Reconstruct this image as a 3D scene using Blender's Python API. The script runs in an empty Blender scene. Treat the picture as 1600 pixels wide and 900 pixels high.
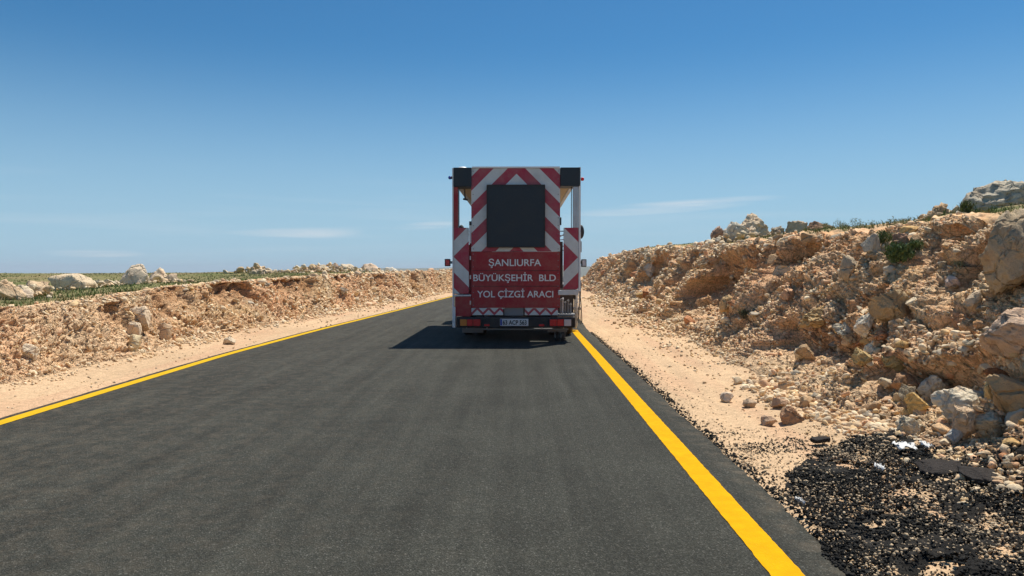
import bpy, bmesh, math, random
import numpy as np
from mathutils import Vector, Matrix

R = math.radians
scene = bpy.context.scene
COL = scene.collection

# ------------------------------------------------------------------ camera
F = 1155.56                      # focal length in pixels of a 1600 wide picture
CAMH = 1.35
cam_d = bpy.data.cameras.new('camera')
cam_d.lens = 26.0
cam_d.sensor_width = 36.0
cam_d.clip_end = 20000
cam_d.clip_start = 0.05
cam = bpy.data.objects.new('camera', cam_d)
COL.objects.link(cam)
cam.location = (0, 0, CAMH)
cam.rotation_euler = (R(90 - 1.24), 0, R(0.595))
scene.camera = cam

# ------------------------------------------------------------------ world + sun
SUN_EL = R(63.5)
SUN_AZ = R(37.5)                 # from +Y towards +X
w = bpy.data.worlds.new('World')
scene.world = w
w.use_nodes = True
nt = w.node_tree
nt.nodes.clear()
out = nt.nodes.new('ShaderNodeOutputWorld')
bg = nt.nodes.new('ShaderNodeBackground')
bg.inputs['Strength'].default_value = 0.10
sky = nt.nodes.new('ShaderNodeTexSky')
sky.sky_type = 'NISHITA'
sky.sun_disc = False
sky.sun_elevation = SUN_EL
sky.sun_rotation = SUN_AZ
sky.altitude = 500
sky.air_density = 1.0
sky.dust_density = 0.25
sky.ozone_density = 3.5
# thin streaks of cirrus low over the horizon, a property of the sky's own directions
tc = nt.nodes.new('ShaderNodeTexCoord')
mp = nt.nodes.new('ShaderNodeMapping')
mp.inputs['Scale'].default_value = (2.0, 2.0, 34.0)
mp.inputs['Location'].default_value = (1.3, 0.0, 4.0)
nz = nt.nodes.new('ShaderNodeTexNoise')
nz.inputs['Scale'].default_value = 1.5
nz.inputs['Detail'].default_value = 7
nz.inputs['Roughness'].default_value = 0.52
nz.inputs['Distortion'].default_value = 0.35
cr = nt.nodes.new('ShaderNodeValToRGB')
cr.color_ramp.elements[0].position = 0.50
cr.color_ramp.elements[1].position = 0.80
sep = nt.nodes.new('ShaderNodeSeparateXYZ')
band = nt.nodes.new('ShaderNodeValToRGB')      # clouds thin out with altitude
be = band.color_ramp.elements
be[0].position = 0.0
be[0].color = (0.5, 0.5, 0.5, 1)
be[1].position = 0.14
be[1].color = (0, 0, 0, 1)
e = band.color_ramp.elements.new(0.05)
e.color = (1, 1, 1, 1)
mul = nt.nodes.new('ShaderNodeMath')
mul.operation = 'MULTIPLY'
mul2 = nt.nodes.new('ShaderNodeMath')
mul2.operation = 'MULTIPLY'
mul2.inputs[1].default_value = 0.85
mixc = nt.nodes.new('ShaderNodeMixRGB')
mixc.inputs['Color2'].default_value = (7.2, 7.4, 7.7, 1)
hs = nt.nodes.new('ShaderNodeHueSaturation')
hs.inputs['Saturation'].default_value = 1.15
hs.inputs['Value'].default_value = 1.0
L = nt.links.new
L(tc.outputs['Generated'], mp.inputs['Vector'])
L(mp.outputs['Vector'], nz.inputs['Vector'])
L(nz.outputs['Fac'], cr.inputs['Fac'])
L(tc.outputs['Generated'], sep.inputs[0])
L(sep.outputs['Z'], band.inputs['Fac'])
L(cr.outputs['Color'], mul.inputs[0])
L(band.outputs['Color'], mul.inputs[1])
def streak(ax, az, wx, wz, slope=0.0):
    # soft elongated patch in sky directions: azimuth ax, height az (tangents)
    def mth(op, a, b=None):
        q = nt.nodes.new('ShaderNodeMath'); q.operation = op
        for i_, v_ in ((0, a), (1, b)):
            if v_ is None: continue
            if isinstance(v_, (int, float)): q.inputs[i_].default_value = v_
            else: L(v_, q.inputs[i_])
        return q.outputs[0]
    u = mth('DIVIDE', mth('SUBTRACT', sep.outputs['X'], ax), wx)
    zc = mth('SUBTRACT', mth('SUBTRACT', sep.outputs['Z'], az), mth('MULTIPLY', mth('SUBTRACT', sep.outputs['X'], ax), slope))
    v = mth('DIVIDE', zc, wz)
    r2 = mth('ADD', mth('MULTIPLY', u, u), mth('MULTIPLY', v, v))
    fall = mth('MAXIMUM', mth('SUBTRACT', 1.0, r2), 0.0)
    n_ = mth('MULTIPLY', mth('MAXIMUM', mth('SUBTRACT', nz.outputs['Fac'], 0.36), 0.0), 4.2)
    return mth('MULTIPLY', fall, n_)
wk = nt.nodes.new('ShaderNodeMath'); wk.operation = 'MULTIPLY'; wk.inputs[1].default_value = 0.22
L(mul.outputs[0], wk.inputs[0])
tot = wk.outputs[0]
for a_ in [(-0.235, 0.052, 0.14, 0.008, 0.02), (0.205, 0.086, 0.14, 0.009, 0.06), (-0.12, 0.062, 0.05, 0.006, 0.05), (-0.50, 0.022, 0.05, 0.005, 0.0)]:
    q = nt.nodes.new('ShaderNodeMath'); q.operation = 'ADD'; q.use_clamp = True
    L(tot, q.inputs[0]); L(streak(*a_), q.inputs[1]); tot = q.outputs[0]
L(tot, mul2.inputs[0])
L(mul2.outputs[0], mixc.inputs['Fac'])
hz = nt.nodes.new('ShaderNodeValToRGB')
hz.color_ramp.interpolation = 'EASE'
hz.color_ramp.elements[0].position = 0.0
hz.color_ramp.elements[0].color = (0.85, 0.85, 0.85, 1)
hz.color_ramp.elements[1].position = 0.30
hz.color_ramp.elements[1].color = (0, 0, 0, 1)
hm = nt.nodes.new('ShaderNodeMixRGB')
hm.inputs['Color2'].default_value = (3.5, 5.4, 7.0, 1)
L(sep.outputs['Z'], hz.inputs['Fac'])
L(hz.outputs[0], hm.inputs['Fac'])
tint = nt.nodes.new('ShaderNodeMixRGB')
tint.blend_type = 'MULTIPLY'
tint.inputs['Fac'].default_value = 1.0
tint.inputs['Color2'].default_value = (0.60, 0.80, 0.86, 1)
L(sky.outputs[0], tint.inputs['Color1'])
L(tint.outputs[0], hs.inputs['Color'])
L(hs.outputs[0], hm.inputs['Color1'])
L(hm.outputs[0], mixc.inputs['Color1'])
L(mixc.outputs[0], bg.inputs['Color'])
L(bg.outputs[0], out.inputs['Surface'])

sd = bpy.data.lights.new('sun', 'SUN')
sd.energy = 5.0
sd.angle = R(0.53)
sd.color = (1.0, 0.94, 0.85)
sun = bpy.data.objects.new('sun', sd)
COL.objects.link(sun)
to_sun = Vector((math.sin(SUN_AZ) * math.cos(SUN_EL), math.cos(SUN_AZ) * math.cos(SUN_EL), math.sin(SUN_EL)))
sun.rotation_euler = to_sun.to_track_quat('Z', 'Y').to_euler()
sun.location = (20, 20, 40)

scene.view_settings.view_transform = 'Standard'
scene.view_settings.look = 'None'
scene.view_settings.exposure = 0.12
scene.view_settings.gamma = 1.0
scene.cycles.max_bounces = 6
scene.cycles.use_adaptive_sampling = True

# ------------------------------------------------------------------ numpy noise
def _h(ix, iy, iz, s):
    n = (ix.astype(np.int64) * 374761393 + iy.astype(np.int64) * 668265263 + iz.astype(np.int64) * 2147483647 + s * 974634777) & 0xFFFFFFFF
    n = ((n ^ (n >> 13)) * 1274126177) & 0xFFFFFFFF
    n = ((n ^ (n >> 16)) * 2246822519) & 0xFFFFFFFF
    n = n ^ (n >> 15)
    return (n & 0xFFFFFF) / float(0x1000000)

def vnoise(P, scale, seed=0):
    Q = P / scale
    I = np.floor(Q)
    f = Q - I
    u = f * f * (3 - 2 * f)
    I = I.astype(np.int64)
    r = 0
    for dx in (0, 1):
        for dy in (0, 1):
            for dz in (0, 1):
                wgt = (u[:, 0] if dx else 1 - u[:, 0]) * (u[:, 1] if dy else 1 - u[:, 1]) * (u[:, 2] if dz else 1 - u[:, 2])
                r = r + wgt * _h(I[:, 0] + dx, I[:, 1] + dy, I[:, 2] + dz, seed)
    return r

def fbm(P, scale, oct=4, seed=0):
    a, t, r = 1.0, 0.0, 0
    for k in range(oct):
        r = r + a * (vnoise(P, scale, seed + 17 * k) - 0.5)
        t += a
        a *= 0.5
        scale *= 0.5
    return r / t * 2

def voronoi(P, scale, seed=0):
    Q = P / scale
    I = np.floor(Q).astype(np.int64)
    n = len(P)
    F1 = np.full(n, 1e9)
    F2 = np.full(n, 1e9)
    D = np.zeros((n, 3))
    ID = np.zeros((n, 3), dtype=np.int64)
    for dx in (-1, 0, 1):
        for dy in (-1, 0, 1):
            for dz in (-1, 0, 1):
                J = I + np.array([dx, dy, dz])
                S = J + np.stack([_h(J[:, 0], J[:, 1], J[:, 2], seed + k) for k in (1, 2, 3)], 1)
                V = Q - S
                d = (V * V).sum(1)
                m1 = d < F1
                F2 = np.where(m1, F1, np.minimum(F2, d))
                F1 = np.where(m1, d, F1)
                D[m1] = V[m1]
                ID[m1] = J[m1]
    F1, F2 = np.sqrt(F1), np.sqrt(F2)
    rnd = np.stack([_h(ID[:, 0], ID[:, 1], ID[:, 2], seed + 50 + k) for k in range(5)], 1)
    return F1, F2, D, rnd

def sstep(x, a, b):
    t = np.clip((x - a) / (b - a), 0, 1)
    return t * t * (3 - 2 * t)

# ------------------------------------------------------------------ object helpers
def tag(o, label=None, cat=None, group=None, kind=None):
    if label: o['label'] = label
    if cat: o['category'] = cat
    if group: o['group'] = group
    if kind: o['kind'] = kind
    return o

def link(name, me, mat=None, parent=None, loc=None):
    o = bpy.data.objects.new(name, me)
    COL.objects.link(o)
    if mat is not None and me is not None and len(me.materials) == 0:
        me.materials.append(mat)
    if parent: o.parent = parent
    if loc is not None: o.location = loc
    return o

def np_mesh(name, V, Fc, color=None, smooth=False):
    """V (n,3), Fc (m,k) int, color (n,3)"""
    me = bpy.data.meshes.new(name)
    V = np.asarray(V, dtype=np.float32)
    Fc = np.asarray(Fc, dtype=np.int32)
    m, k = Fc.shape
    me.vertices.add(len(V))
    me.vertices.foreach_set('co', V.ravel())
    me.loops.add(m * k)
    me.loops.foreach_set('vertex_index', Fc.ravel())
    me.polygons.add(m)
    me.polygons.foreach_set('loop_start', np.arange(0, m * k, k, dtype=np.int32))
    me.polygons.foreach_set('loop_total', np.full(m, k, dtype=np.int32))
    if smooth:
        me.polygons.foreach_set('use_smooth', np.ones(m, dtype=bool))
    if color is not None:
        a = me.color_attributes.new('Col', 'FLOAT_COLOR', 'POINT')
        c = np.ones((len(V), 4), dtype=np.float32)
        c[:, :3] = color
        a.data.foreach_set('color', c.ravel())
    me.update(calc_edges=True)
    return me

# ------------------------------------------------------------------ materials
def new_mat(name, color=(0.5, 0.5, 0.5), rough=0.6, metal=0.0, spec=0.5):
    m = bpy.data.materials.new(name)
    m.use_nodes = True
    b = m.node_tree.nodes['Principled BSDF']
    b.inputs['Base Color'].default_value = (*color, 1)
    b.inputs['Roughness'].default_value = rough
    b.inputs['Metallic'].default_value = metal
    b.inputs['Specular IOR Level'].default_value = spec
    return m

def N(m, t, **kw):
    n = m.node_tree.nodes.new(t)
    for k, v in kw.items():
        if k in n.inputs: n.inputs[k].default_value = v
        else: setattr(n, k, v)
    return n

def earth_mat(name, rough=0.95, fine=60.0, bump=0.25, bdist=0.02, contrast=0.35, stain=0.0, crack=0.0, chips=0.0):
    """colour attribute x object colour x fine grain, with bump"""
    m = new_mat(name, rough=rough, spec=0.15)
    lk = m.node_tree.links.new
    b = m.node_tree.nodes['Principled BSDF']
    at = N(m, 'ShaderNodeVertexColor', layer_name='Col')
    oi = N(m, 'ShaderNodeObjectInfo')
    mx = N(m, 'ShaderNodeMixRGB', blend_type='MULTIPLY')
    mx.inputs[0].default_value = 1
    lk(at.outputs[0], mx.inputs[1])
    lk(oi.outputs['Color'], mx.inputs[2])
    geo = N(m, 'ShaderNodeNewGeometry')
    n1 = N(m, 'ShaderNodeTexNoise', Scale=fine, Detail=6.0, Roughness=0.65)
    n2 = N(m, 'ShaderNodeTexNoise', Scale=fine * 0.12, Detail=5.0, Roughness=0.6)
    lk(geo.outputs['Position'], n1.inputs['Vector'])
    lk(geo.outputs['Position'], n2.inputs['Vector'])
    ad = N(m, 'ShaderNodeMath', operation='ADD')
    if chips > 0:
        vc = N(m, 'ShaderNodeTexVoronoi', Scale=chips)
        lk(geo.outputs['Position'], vc.inputs['Vector'])
        sc_ = N(m, 'ShaderNodeSeparateColor')
        lk(vc.outputs['Color'], sc_.inputs[0])
        cm = N(m, 'ShaderNodeMath', operation='MULTIPLY_ADD')
        cm.inputs[1].default_value = 0.55
        lk(sc_.outputs[0], cm.inputs[0])
        c2 = N(m, 'ShaderNodeMath', operation='SUBTRACT')
        c2.inputs[1].default_value = 0.275
        lk(n1.outputs[0], c2.inputs[0])
        lk(c2.outputs[0], cm.inputs[2])
        lk(cm.outputs[0], ad.inputs[0])
    else:
        lk(n1.outputs[0], ad.inputs[0])
    lk(n2.outputs[0], ad.inputs[1])
    mr = N(m, 'ShaderNodeMapRange')
    mr.inputs[1].default_value = 0.6
    mr.inputs[2].default_value = 1.4
    mr.inputs[3].default_value = 1 - contrast
    mr.inputs[4].default_value = 1 + contrast
    lk(ad.outputs[0], mr.inputs[0])
    m2 = N(m, 'ShaderNodeMixRGB', blend_type='MULTIPLY')
    m2.inputs[0].default_value = 1
    lk(mx.outputs[0], m2.inputs[1])
    lk(mr.outputs[0], m2.inputs[2])
    last = m2.outputs[0]
    if stain > 0:       # reddish earth clinging to the pale stone
        n3 = N(m, 'ShaderNodeTexNoise', Scale=5.0, Detail=6.0, Roughness=0.7)
        lk(geo.outputs['Position'], n3.inputs['Vector'])
        rp = N(m, 'ShaderNodeMapRange')
        rp.inputs[1].default_value = 0.52
        rp.inputs[2].default_value = 0.68
        rp.inputs[4].default_value = stain
        lk(n3.outputs[0], rp.inputs[0])
        m3 = N(m, 'ShaderNodeMixRGB', blend_type='MULTIPLY')
        m3.inputs[2].default_value = (0.72, 0.47, 0.33, 1)
        lk(rp.outputs[0], m3.inputs[0])
        lk(last, m3.inputs[1])
        last = m3.outputs[0]
    lk(last, b.inputs['Base Color'])
    bp = N(m, 'ShaderNodeBump', Strength=bump, Distance=bdist)
    lk(ad.outputs[0], bp.inputs['Height'])
    if crack > 0:
        wn = N(m, 'ShaderNodeTexNoise', Scale=3.0, Detail=5.0, Roughness=0.6)
        lk(geo.outputs['Position'], wn.inputs['Vector'])
        wm = N(m, 'ShaderNodeMixRGB', blend_type='ADD')
        wm.inputs[0].default_value = 0.10
        lk(geo.outputs['Position'], wm.inputs[1]); lk(wn.outputs['Color'], wm.inputs[2])
        vv = N(m, 'ShaderNodeTexVoronoi', Scale=crack, feature='DISTANCE_TO_EDGE')
        lk(wm.outputs[0], vv.inputs['Vector'])
        vr = N(m, 'ShaderNodeMapRange')
        vr.inputs[2].default_value = 0.06
        lk(vv.outputs[0], vr.inputs[0])
        b2 = N(m, 'ShaderNodeBump', Strength=0.9, Distance=0.02)
        lk(vr.outputs[0], b2.inputs['Height']); lk(bp.outputs[0], b2.inputs['Normal'])
        lk(b2.outputs[0], b.inputs['Normal'])
    else:
        lk(bp.outputs[0], b.inputs['Normal'])
    return m

M_BANK = earth_mat('bank_rock', fine=45, bump=1.0, bdist=0.035, contrast=0.42, stain=0.28, crack=7.0, chips=42.0)
M_SAND = earth_mat('verge_sand', fine=90, bump=0.5, bdist=0.010, contrast=0.24, chips=75.0)
M_LAND = earth_mat('upland_earth', fine=25, bump=0.5, bdist=0.03, contrast=0.35)
M_ROCK = earth_mat('limestone', fine=22, bump=0.9, bdist=0.04, contrast=0.26, stain=0.40, crack=3.5)
M_STONE = earth_mat('rubble_stone', fine=50, bump=0.6, bdist=0.012, contrast=0.25, stain=0.2)
M_TAR = earth_mat('asphalt_crumb', rough=0.92, fine=70, bump=1.0, bdist=0.02, contrast=0.6)
M_LEAF = new_mat('leaf', (0.06, 0.09, 0.03), 0.7, spec=0.2)
_l = M_LEAF.node_tree
_a = N(M_LEAF, 'ShaderNodeVertexColor', layer_name='Col')
_l.links.new(_a.outputs[0], _l.nodes['Principled BSDF'].inputs['Base Color'])

def asphalt_mat():
    m = new_mat('asphalt', rough=0.88, spec=0.22)
    lk = m.node_tree.links.new
    b = m.node_tree.nodes['Principled BSDF']
    geo = N(m, 'ShaderNodeNewGeometry')
    P = geo.outputs['Position']
    # individual aggregate stones
    v = N(m, 'ShaderNodeTexVoronoi', Scale=150.0)
    lk(P, v.inputs['Vector'])
    r1 = N(m, 'ShaderNodeValToRGB')
    el = r1.color_ramp.elements
    el[0].position = 0.0; el[0].color = (0.023, 0.0235, 0.018, 1)
    el[1].position = 1.0; el[1].color = (0.13, 0.125, 0.105, 1)
    x = el.new(0.55); x.color = (0.036, 0.0365, 0.028, 1)
    x = el.new(0.90); x.color = (0.058, 0.058, 0.046, 1)
    x = el.new(0.975); x.color = (0.085, 0.082, 0.070, 1)
    sp = N(m, 'ShaderNodeSeparateColor')
    lk(v.outputs['Color'], sp.inputs[0])
    lk(sp.outputs[0], r1.inputs['Fac'])
    # mottling and long roller streaks
    n1 = N(m, 'ShaderNodeTexNoise', Scale=1.1, Detail=6.0, Roughness=0.6)
    lk(P, n1.inputs['Vector'])
    mp = N(m, 'ShaderNodeMapping')
    mp.inputs['Scale'].default_value = (4.5, 0.16, 1)
    lk(P, mp.inputs['Vector'])
    n2 = N(m, 'ShaderNodeTexNoise', Scale=1.0, Detail=5.0, Roughness=0.6)
    lk(mp.outputs[0], n2.inputs['Vector'])
    n4 = N(m, 'ShaderNodeTexNoise', Scale=26.0, Detail=4.0, Roughness=0.7)
    lk(P, n4.inputs['Vector'])
    a1 = N(m, 'ShaderNodeMath', operation='ADD')
    sk = N(m, 'ShaderNodeMath', operation='MULTIPLY_ADD')
    sk.inputs[1].default_value = 1.5; sk.inputs[2].default_value = -0.25
    lk(n2.outputs[0], sk.inputs[0])
    lk(n1.outputs[0], a1.inputs[0]); lk(sk.outputs[0], a1.inputs[1])
    a2 = N(m, 'ShaderNodeMath', operation='ADD')
    lk(a1.outputs[0], a2.inputs[0]); lk(n4.outputs[0], a2.inputs[1])
    mr = N(m, 'ShaderNodeMapRange')
    mr.inputs[1].default_value = 1.1; mr.inputs[2].default_value = 1.9
    mr.inputs[3].default_value = 0.72; mr.inputs[4].default_value = 1.55
    lk(a2.outputs[0], mr.inputs[0])
    mx = N(m, 'ShaderNodeMixRGB', blend_type='MULTIPLY')
    mx.inputs[0].default_value = 1
    lk(r1.outputs[0], mx.inputs[1]); lk(mr.outputs[0], mx.inputs[2])
    # thin sandy dust near both edges
    sx = N(m, 'ShaderNodeVertexColor', layer_name='Col')
    n3 = N(m, 'ShaderNodeTexNoise', Scale=7.0, Detail=8.0, Roughness=0.75)
    lk(P, n3.inputs['Vector'])
    r3 = N(m, 'ShaderNodeMapRange')
    r3.inputs[1].default_value = 0.45; r3.inputs[2].default_value = 0.75
    lk(n3.outputs[0], r3.inputs[0])
    ml = N(m, 'ShaderNodeMath', operation='MULTIPLY')
    s2 = N(m, 'ShaderNodeSeparateColor')
    lk(sx.outputs[0], s2.inputs[0])
    lk(r3.outputs[0], ml.inputs[0]); lk(s2.outputs[0], ml.inputs[1])
    md = N(m, 'ShaderNodeMixRGB')
    md.inputs[2].default_value = (0.36, 0.27, 0.18, 1)
    lk(ml.outputs[0], md.inputs[0]); lk(mx.outputs[0], md.inputs[1])
    lk(md.outputs[0], b.inputs['Base Color'])
    bp = N(m, 'ShaderNodeBump', Strength=0.8, Distance=0.006)
    lk(v.outputs['Distance'], bp.inputs['Height'])
    b2 = N(m, 'ShaderNodeBump', Strength=0.5, Distance=0.012)
    lk(n4.outputs[0], b2.inputs['Height'])
    lk(bp.outputs[0], b2.inputs['Normal'])
    lk(b2.outputs[0], b.inputs['Normal'])
    return m
M_ASPH = asphalt_mat()

def yellow_mat(ca=(0.66, 0.32, 0.001), cb=(0.80, 0.42, 0.002)):
    m = new_mat('yellow_road_paint', (0.80, 0.45, 0.008), 0.85, spec=0.08)
    lk = m.node_tree.links.new
    b = m.node_tree.nodes['Principled BSDF']
    geo = N(m, 'ShaderNodeNewGeometry')
    v = N(m, 'ShaderNodeTexVoronoi', Scale=95.0)
    n = N(m, 'ShaderNodeTexNoise', Scale=9.0, Detail=8.0, Roughness=0.75)
    lk(geo.outputs['Position'], v.inputs['Vector'])
    lk(geo.outputs['Position'], n.inputs['Vector'])
    r = N(m, 'ShaderNodeValToRGB')
    el = r.color_ramp.elements
    el[0].position = 0.3; el[0].color = (*ca, 1)
    el[1].position = 0.7; el[1].color = (*cb, 1)
    lk(n.outputs[0], r.inputs[0])
    lk(r.outputs[0], b.inputs['Base Color'])
    bp = N(m, 'ShaderNodeBump', Strength=0.45, Distance=0.005)
    lk(v.outputs['Distance'], bp.inputs['Height'])
    lk(bp.outputs[0], b.inputs['Normal'])
    return m
M_YEL = yellow_mat()
M_YEL2 = yellow_mat((0.60, 0.36, 0.008), (0.74, 0.46, 0.02))

# ------------------------------------------------------------------ terrain
rows = np.concatenate([np.linspace(-40, 1.9, 24), np.exp(np.arange(math.log(2.0), math.log(95), 0.0031)),
                       np.exp(np.linspace(math.log(97), math.log(7000), 70))])
NR = len(rows)
def itp(tab):
    t = np.array(tab, float)
    ys = np.interp(rows, t[:, 0], t[:, 1])
    return ys
def itpf(tab, y):
    t = np.array(tab, float)
    return np.interp(y, t[:, 0], t[:, 1])
T_LINE_R = [(-40, 1.19), (3, 1.19), (7.5, 1.215), (12, 1.245), (17, 1.26), (28, 1.6), (38, 1.8), (60, 2.4), (100, 5), (400, 60), (7000, 1500)]
T_LINE_L = [(-40, -4.5), (4, -4.55), (7, -4.66), (12, -4.80), (17, -4.70), (21, -4.52), (28, -4.22), (38, -3.85), (60, -3.0), (100, -0.2), (400, 54), (7000, 1490)]
T_FR = [(-40, 2.6), (0, 2.7), (4, 2.85), (5.5, 2.95), (7, 2.90), (9, 3.05), (11.5, 3.22), (18, 3.42), (28, 3.8), (38, 4.1), (60, 4.9), (100, 8.0), (400, 64), (7000, 1510)]
T_CR = [(-40, 4.9), (7, 4.95), (12, 5.0), (15, 5.1), (21, 5.3), (37, 5.9), (60, 6.7), (100, 10.2), (400, 68), (7000, 1520)]
T_HR = [(-40, 1.9), (7.3, 1.93), (9.2, 2.04), (11.8, 2.06), (15.2, 2.05), (21, 2.15), (37, 2.55), (70, 2.45), (120, 2.5), (170, 1.2), (200, 0.3), (7000, 0.3)]
T_FL = [(-40, -5.9), (8, -5.9), (12, -6.0), (16, -6.2), (20, -6.1), (25, -5.8), (32, -5.35), (45, -4.7), (60, -4.0), (100, -1.5), (400, 50), (7000, 1480)]
T_CL = [(-40, -7.3), (10, -7.35), (14, -7.5), (17, -7.6), (21, -7.4), (36, -6.6), (52, -5.7), (70, -4.9), (100, -3.0), (400, 46), (7000, 1470)]
T_HL = [(-40, 0.8), (10.5, 0.86), (14, 0.98), (17, 1.10), (21, 1.17), (36, 1.33), (52, 1.52), (70, 1.5), (110, 0.9), (200, 0.3), (7000, 0.3)]
def line_pts(tab):        # smoothed
    a = itp(tab)
    return a
def smooth_rows(a, k=41):
    p = np.pad(a, (k // 2, k // 2), mode='edge')
    return np.convolve(p, np.ones(k) / k, mode='valid')
def wob(scale, seed, amp):
    P = np.stack([rows * 0 + seed * 3.1, rows, rows * 0], 1)
    return fbm(P, scale, 4, seed) * amp * np.clip(1 - rows / 300, 0, 1)

LR = smooth_rows(itp(T_LINE_R)); LL = smooth_rows(itp(T_LINE_L))
EDGE_R = LR + 0.33 + wob(0.9, 5, 0.03) + wob(0.09, 6, 0.022)
EDGE_L = LL - 0.20 - wob(1.4, 7, 0.025) - wob(0.15, 8, 0.012)
FR = smooth_rows(itp(T_FR)) + wob(3.0, 11, 0.35) + wob(0.7, 12, 0.12)
CR_ = smooth_rows(itp(T_CR)) + wob(4.0, 13, 0.40) + wob(0.8, 14, 0.14)
HR = smooth_rows(itp(T_HR)) - 0.07 + wob(3.0, 15, 0.10)
FL = smooth_rows(itp(T_FL)) + wob(3.0, 21, 0.30) + wob(0.6, 22, 0.10)
CL = smooth_rows(itp(T_CL)) * 1.0 + 0.45 * (rows < 100) + wob(3.0, 23, 0.22) + wob(0.7, 24, 0.08)
HL = smooth_rows(itp(T_HL)) + wob(3.5, 25, 0.06)

SANDC = np.array([0.60, 0.415, 0.245])
CREAM = np.array([0.80, 0.655, 0.44])
TAN = np.array([0.66, 0.44, 0.245])
OCHRE = np.array([0.62, 0.40, 0.17])
REDB = np.array([0.43, 0.21, 0.105])
GREY = np.array([0.50, 0.43, 0.32])
BROWN = np.array([0.28, 0.175, 0.105])
GREEN = np.array([0.085, 0.115, 0.036])

def rock_colors(r, bias=0.0, red=0.25):
    """r (n,3) uniform randoms -> colours"""
    c = np.where(r[:, 0:1] < 0.40, CREAM * 1.0, TAN)
    c = np.where(r[:, 0:1] > 0.80, OCHRE * 1.05, c)
    c = np.where((r[:, 1:2] < red), REDB * 1.35, c)
    c = np.where((r[:, 1:2] > 0.88), GREY, c)
    return c * (0.66 + 0.60 * r[:, 2:3])

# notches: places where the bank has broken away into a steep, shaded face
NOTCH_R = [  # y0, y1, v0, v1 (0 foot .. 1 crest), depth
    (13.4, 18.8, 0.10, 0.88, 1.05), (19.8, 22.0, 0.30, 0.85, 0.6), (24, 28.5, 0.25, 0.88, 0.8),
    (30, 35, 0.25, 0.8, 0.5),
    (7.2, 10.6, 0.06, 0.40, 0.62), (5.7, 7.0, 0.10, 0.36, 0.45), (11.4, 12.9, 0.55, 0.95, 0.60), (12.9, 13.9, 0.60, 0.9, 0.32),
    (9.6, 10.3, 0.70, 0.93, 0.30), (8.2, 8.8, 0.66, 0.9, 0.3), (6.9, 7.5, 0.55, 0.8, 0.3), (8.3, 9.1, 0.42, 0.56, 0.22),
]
NOTCH_L = [(13.3, 15.2, 0.4, 0.92, 0.25), (15.9, 18.5, 0.35, 0.94, 0.34), (20, 23, 0.4, 0.9, 0.25), (25, 27.5, 0.55, 0.95, 0.28), (31, 33, 0.3, 0.8, 0.25), (38, 41, 0.3, 0.8, 0.3), (11.3, 12.2, 0.3, 0.7, 0.12)]

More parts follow.
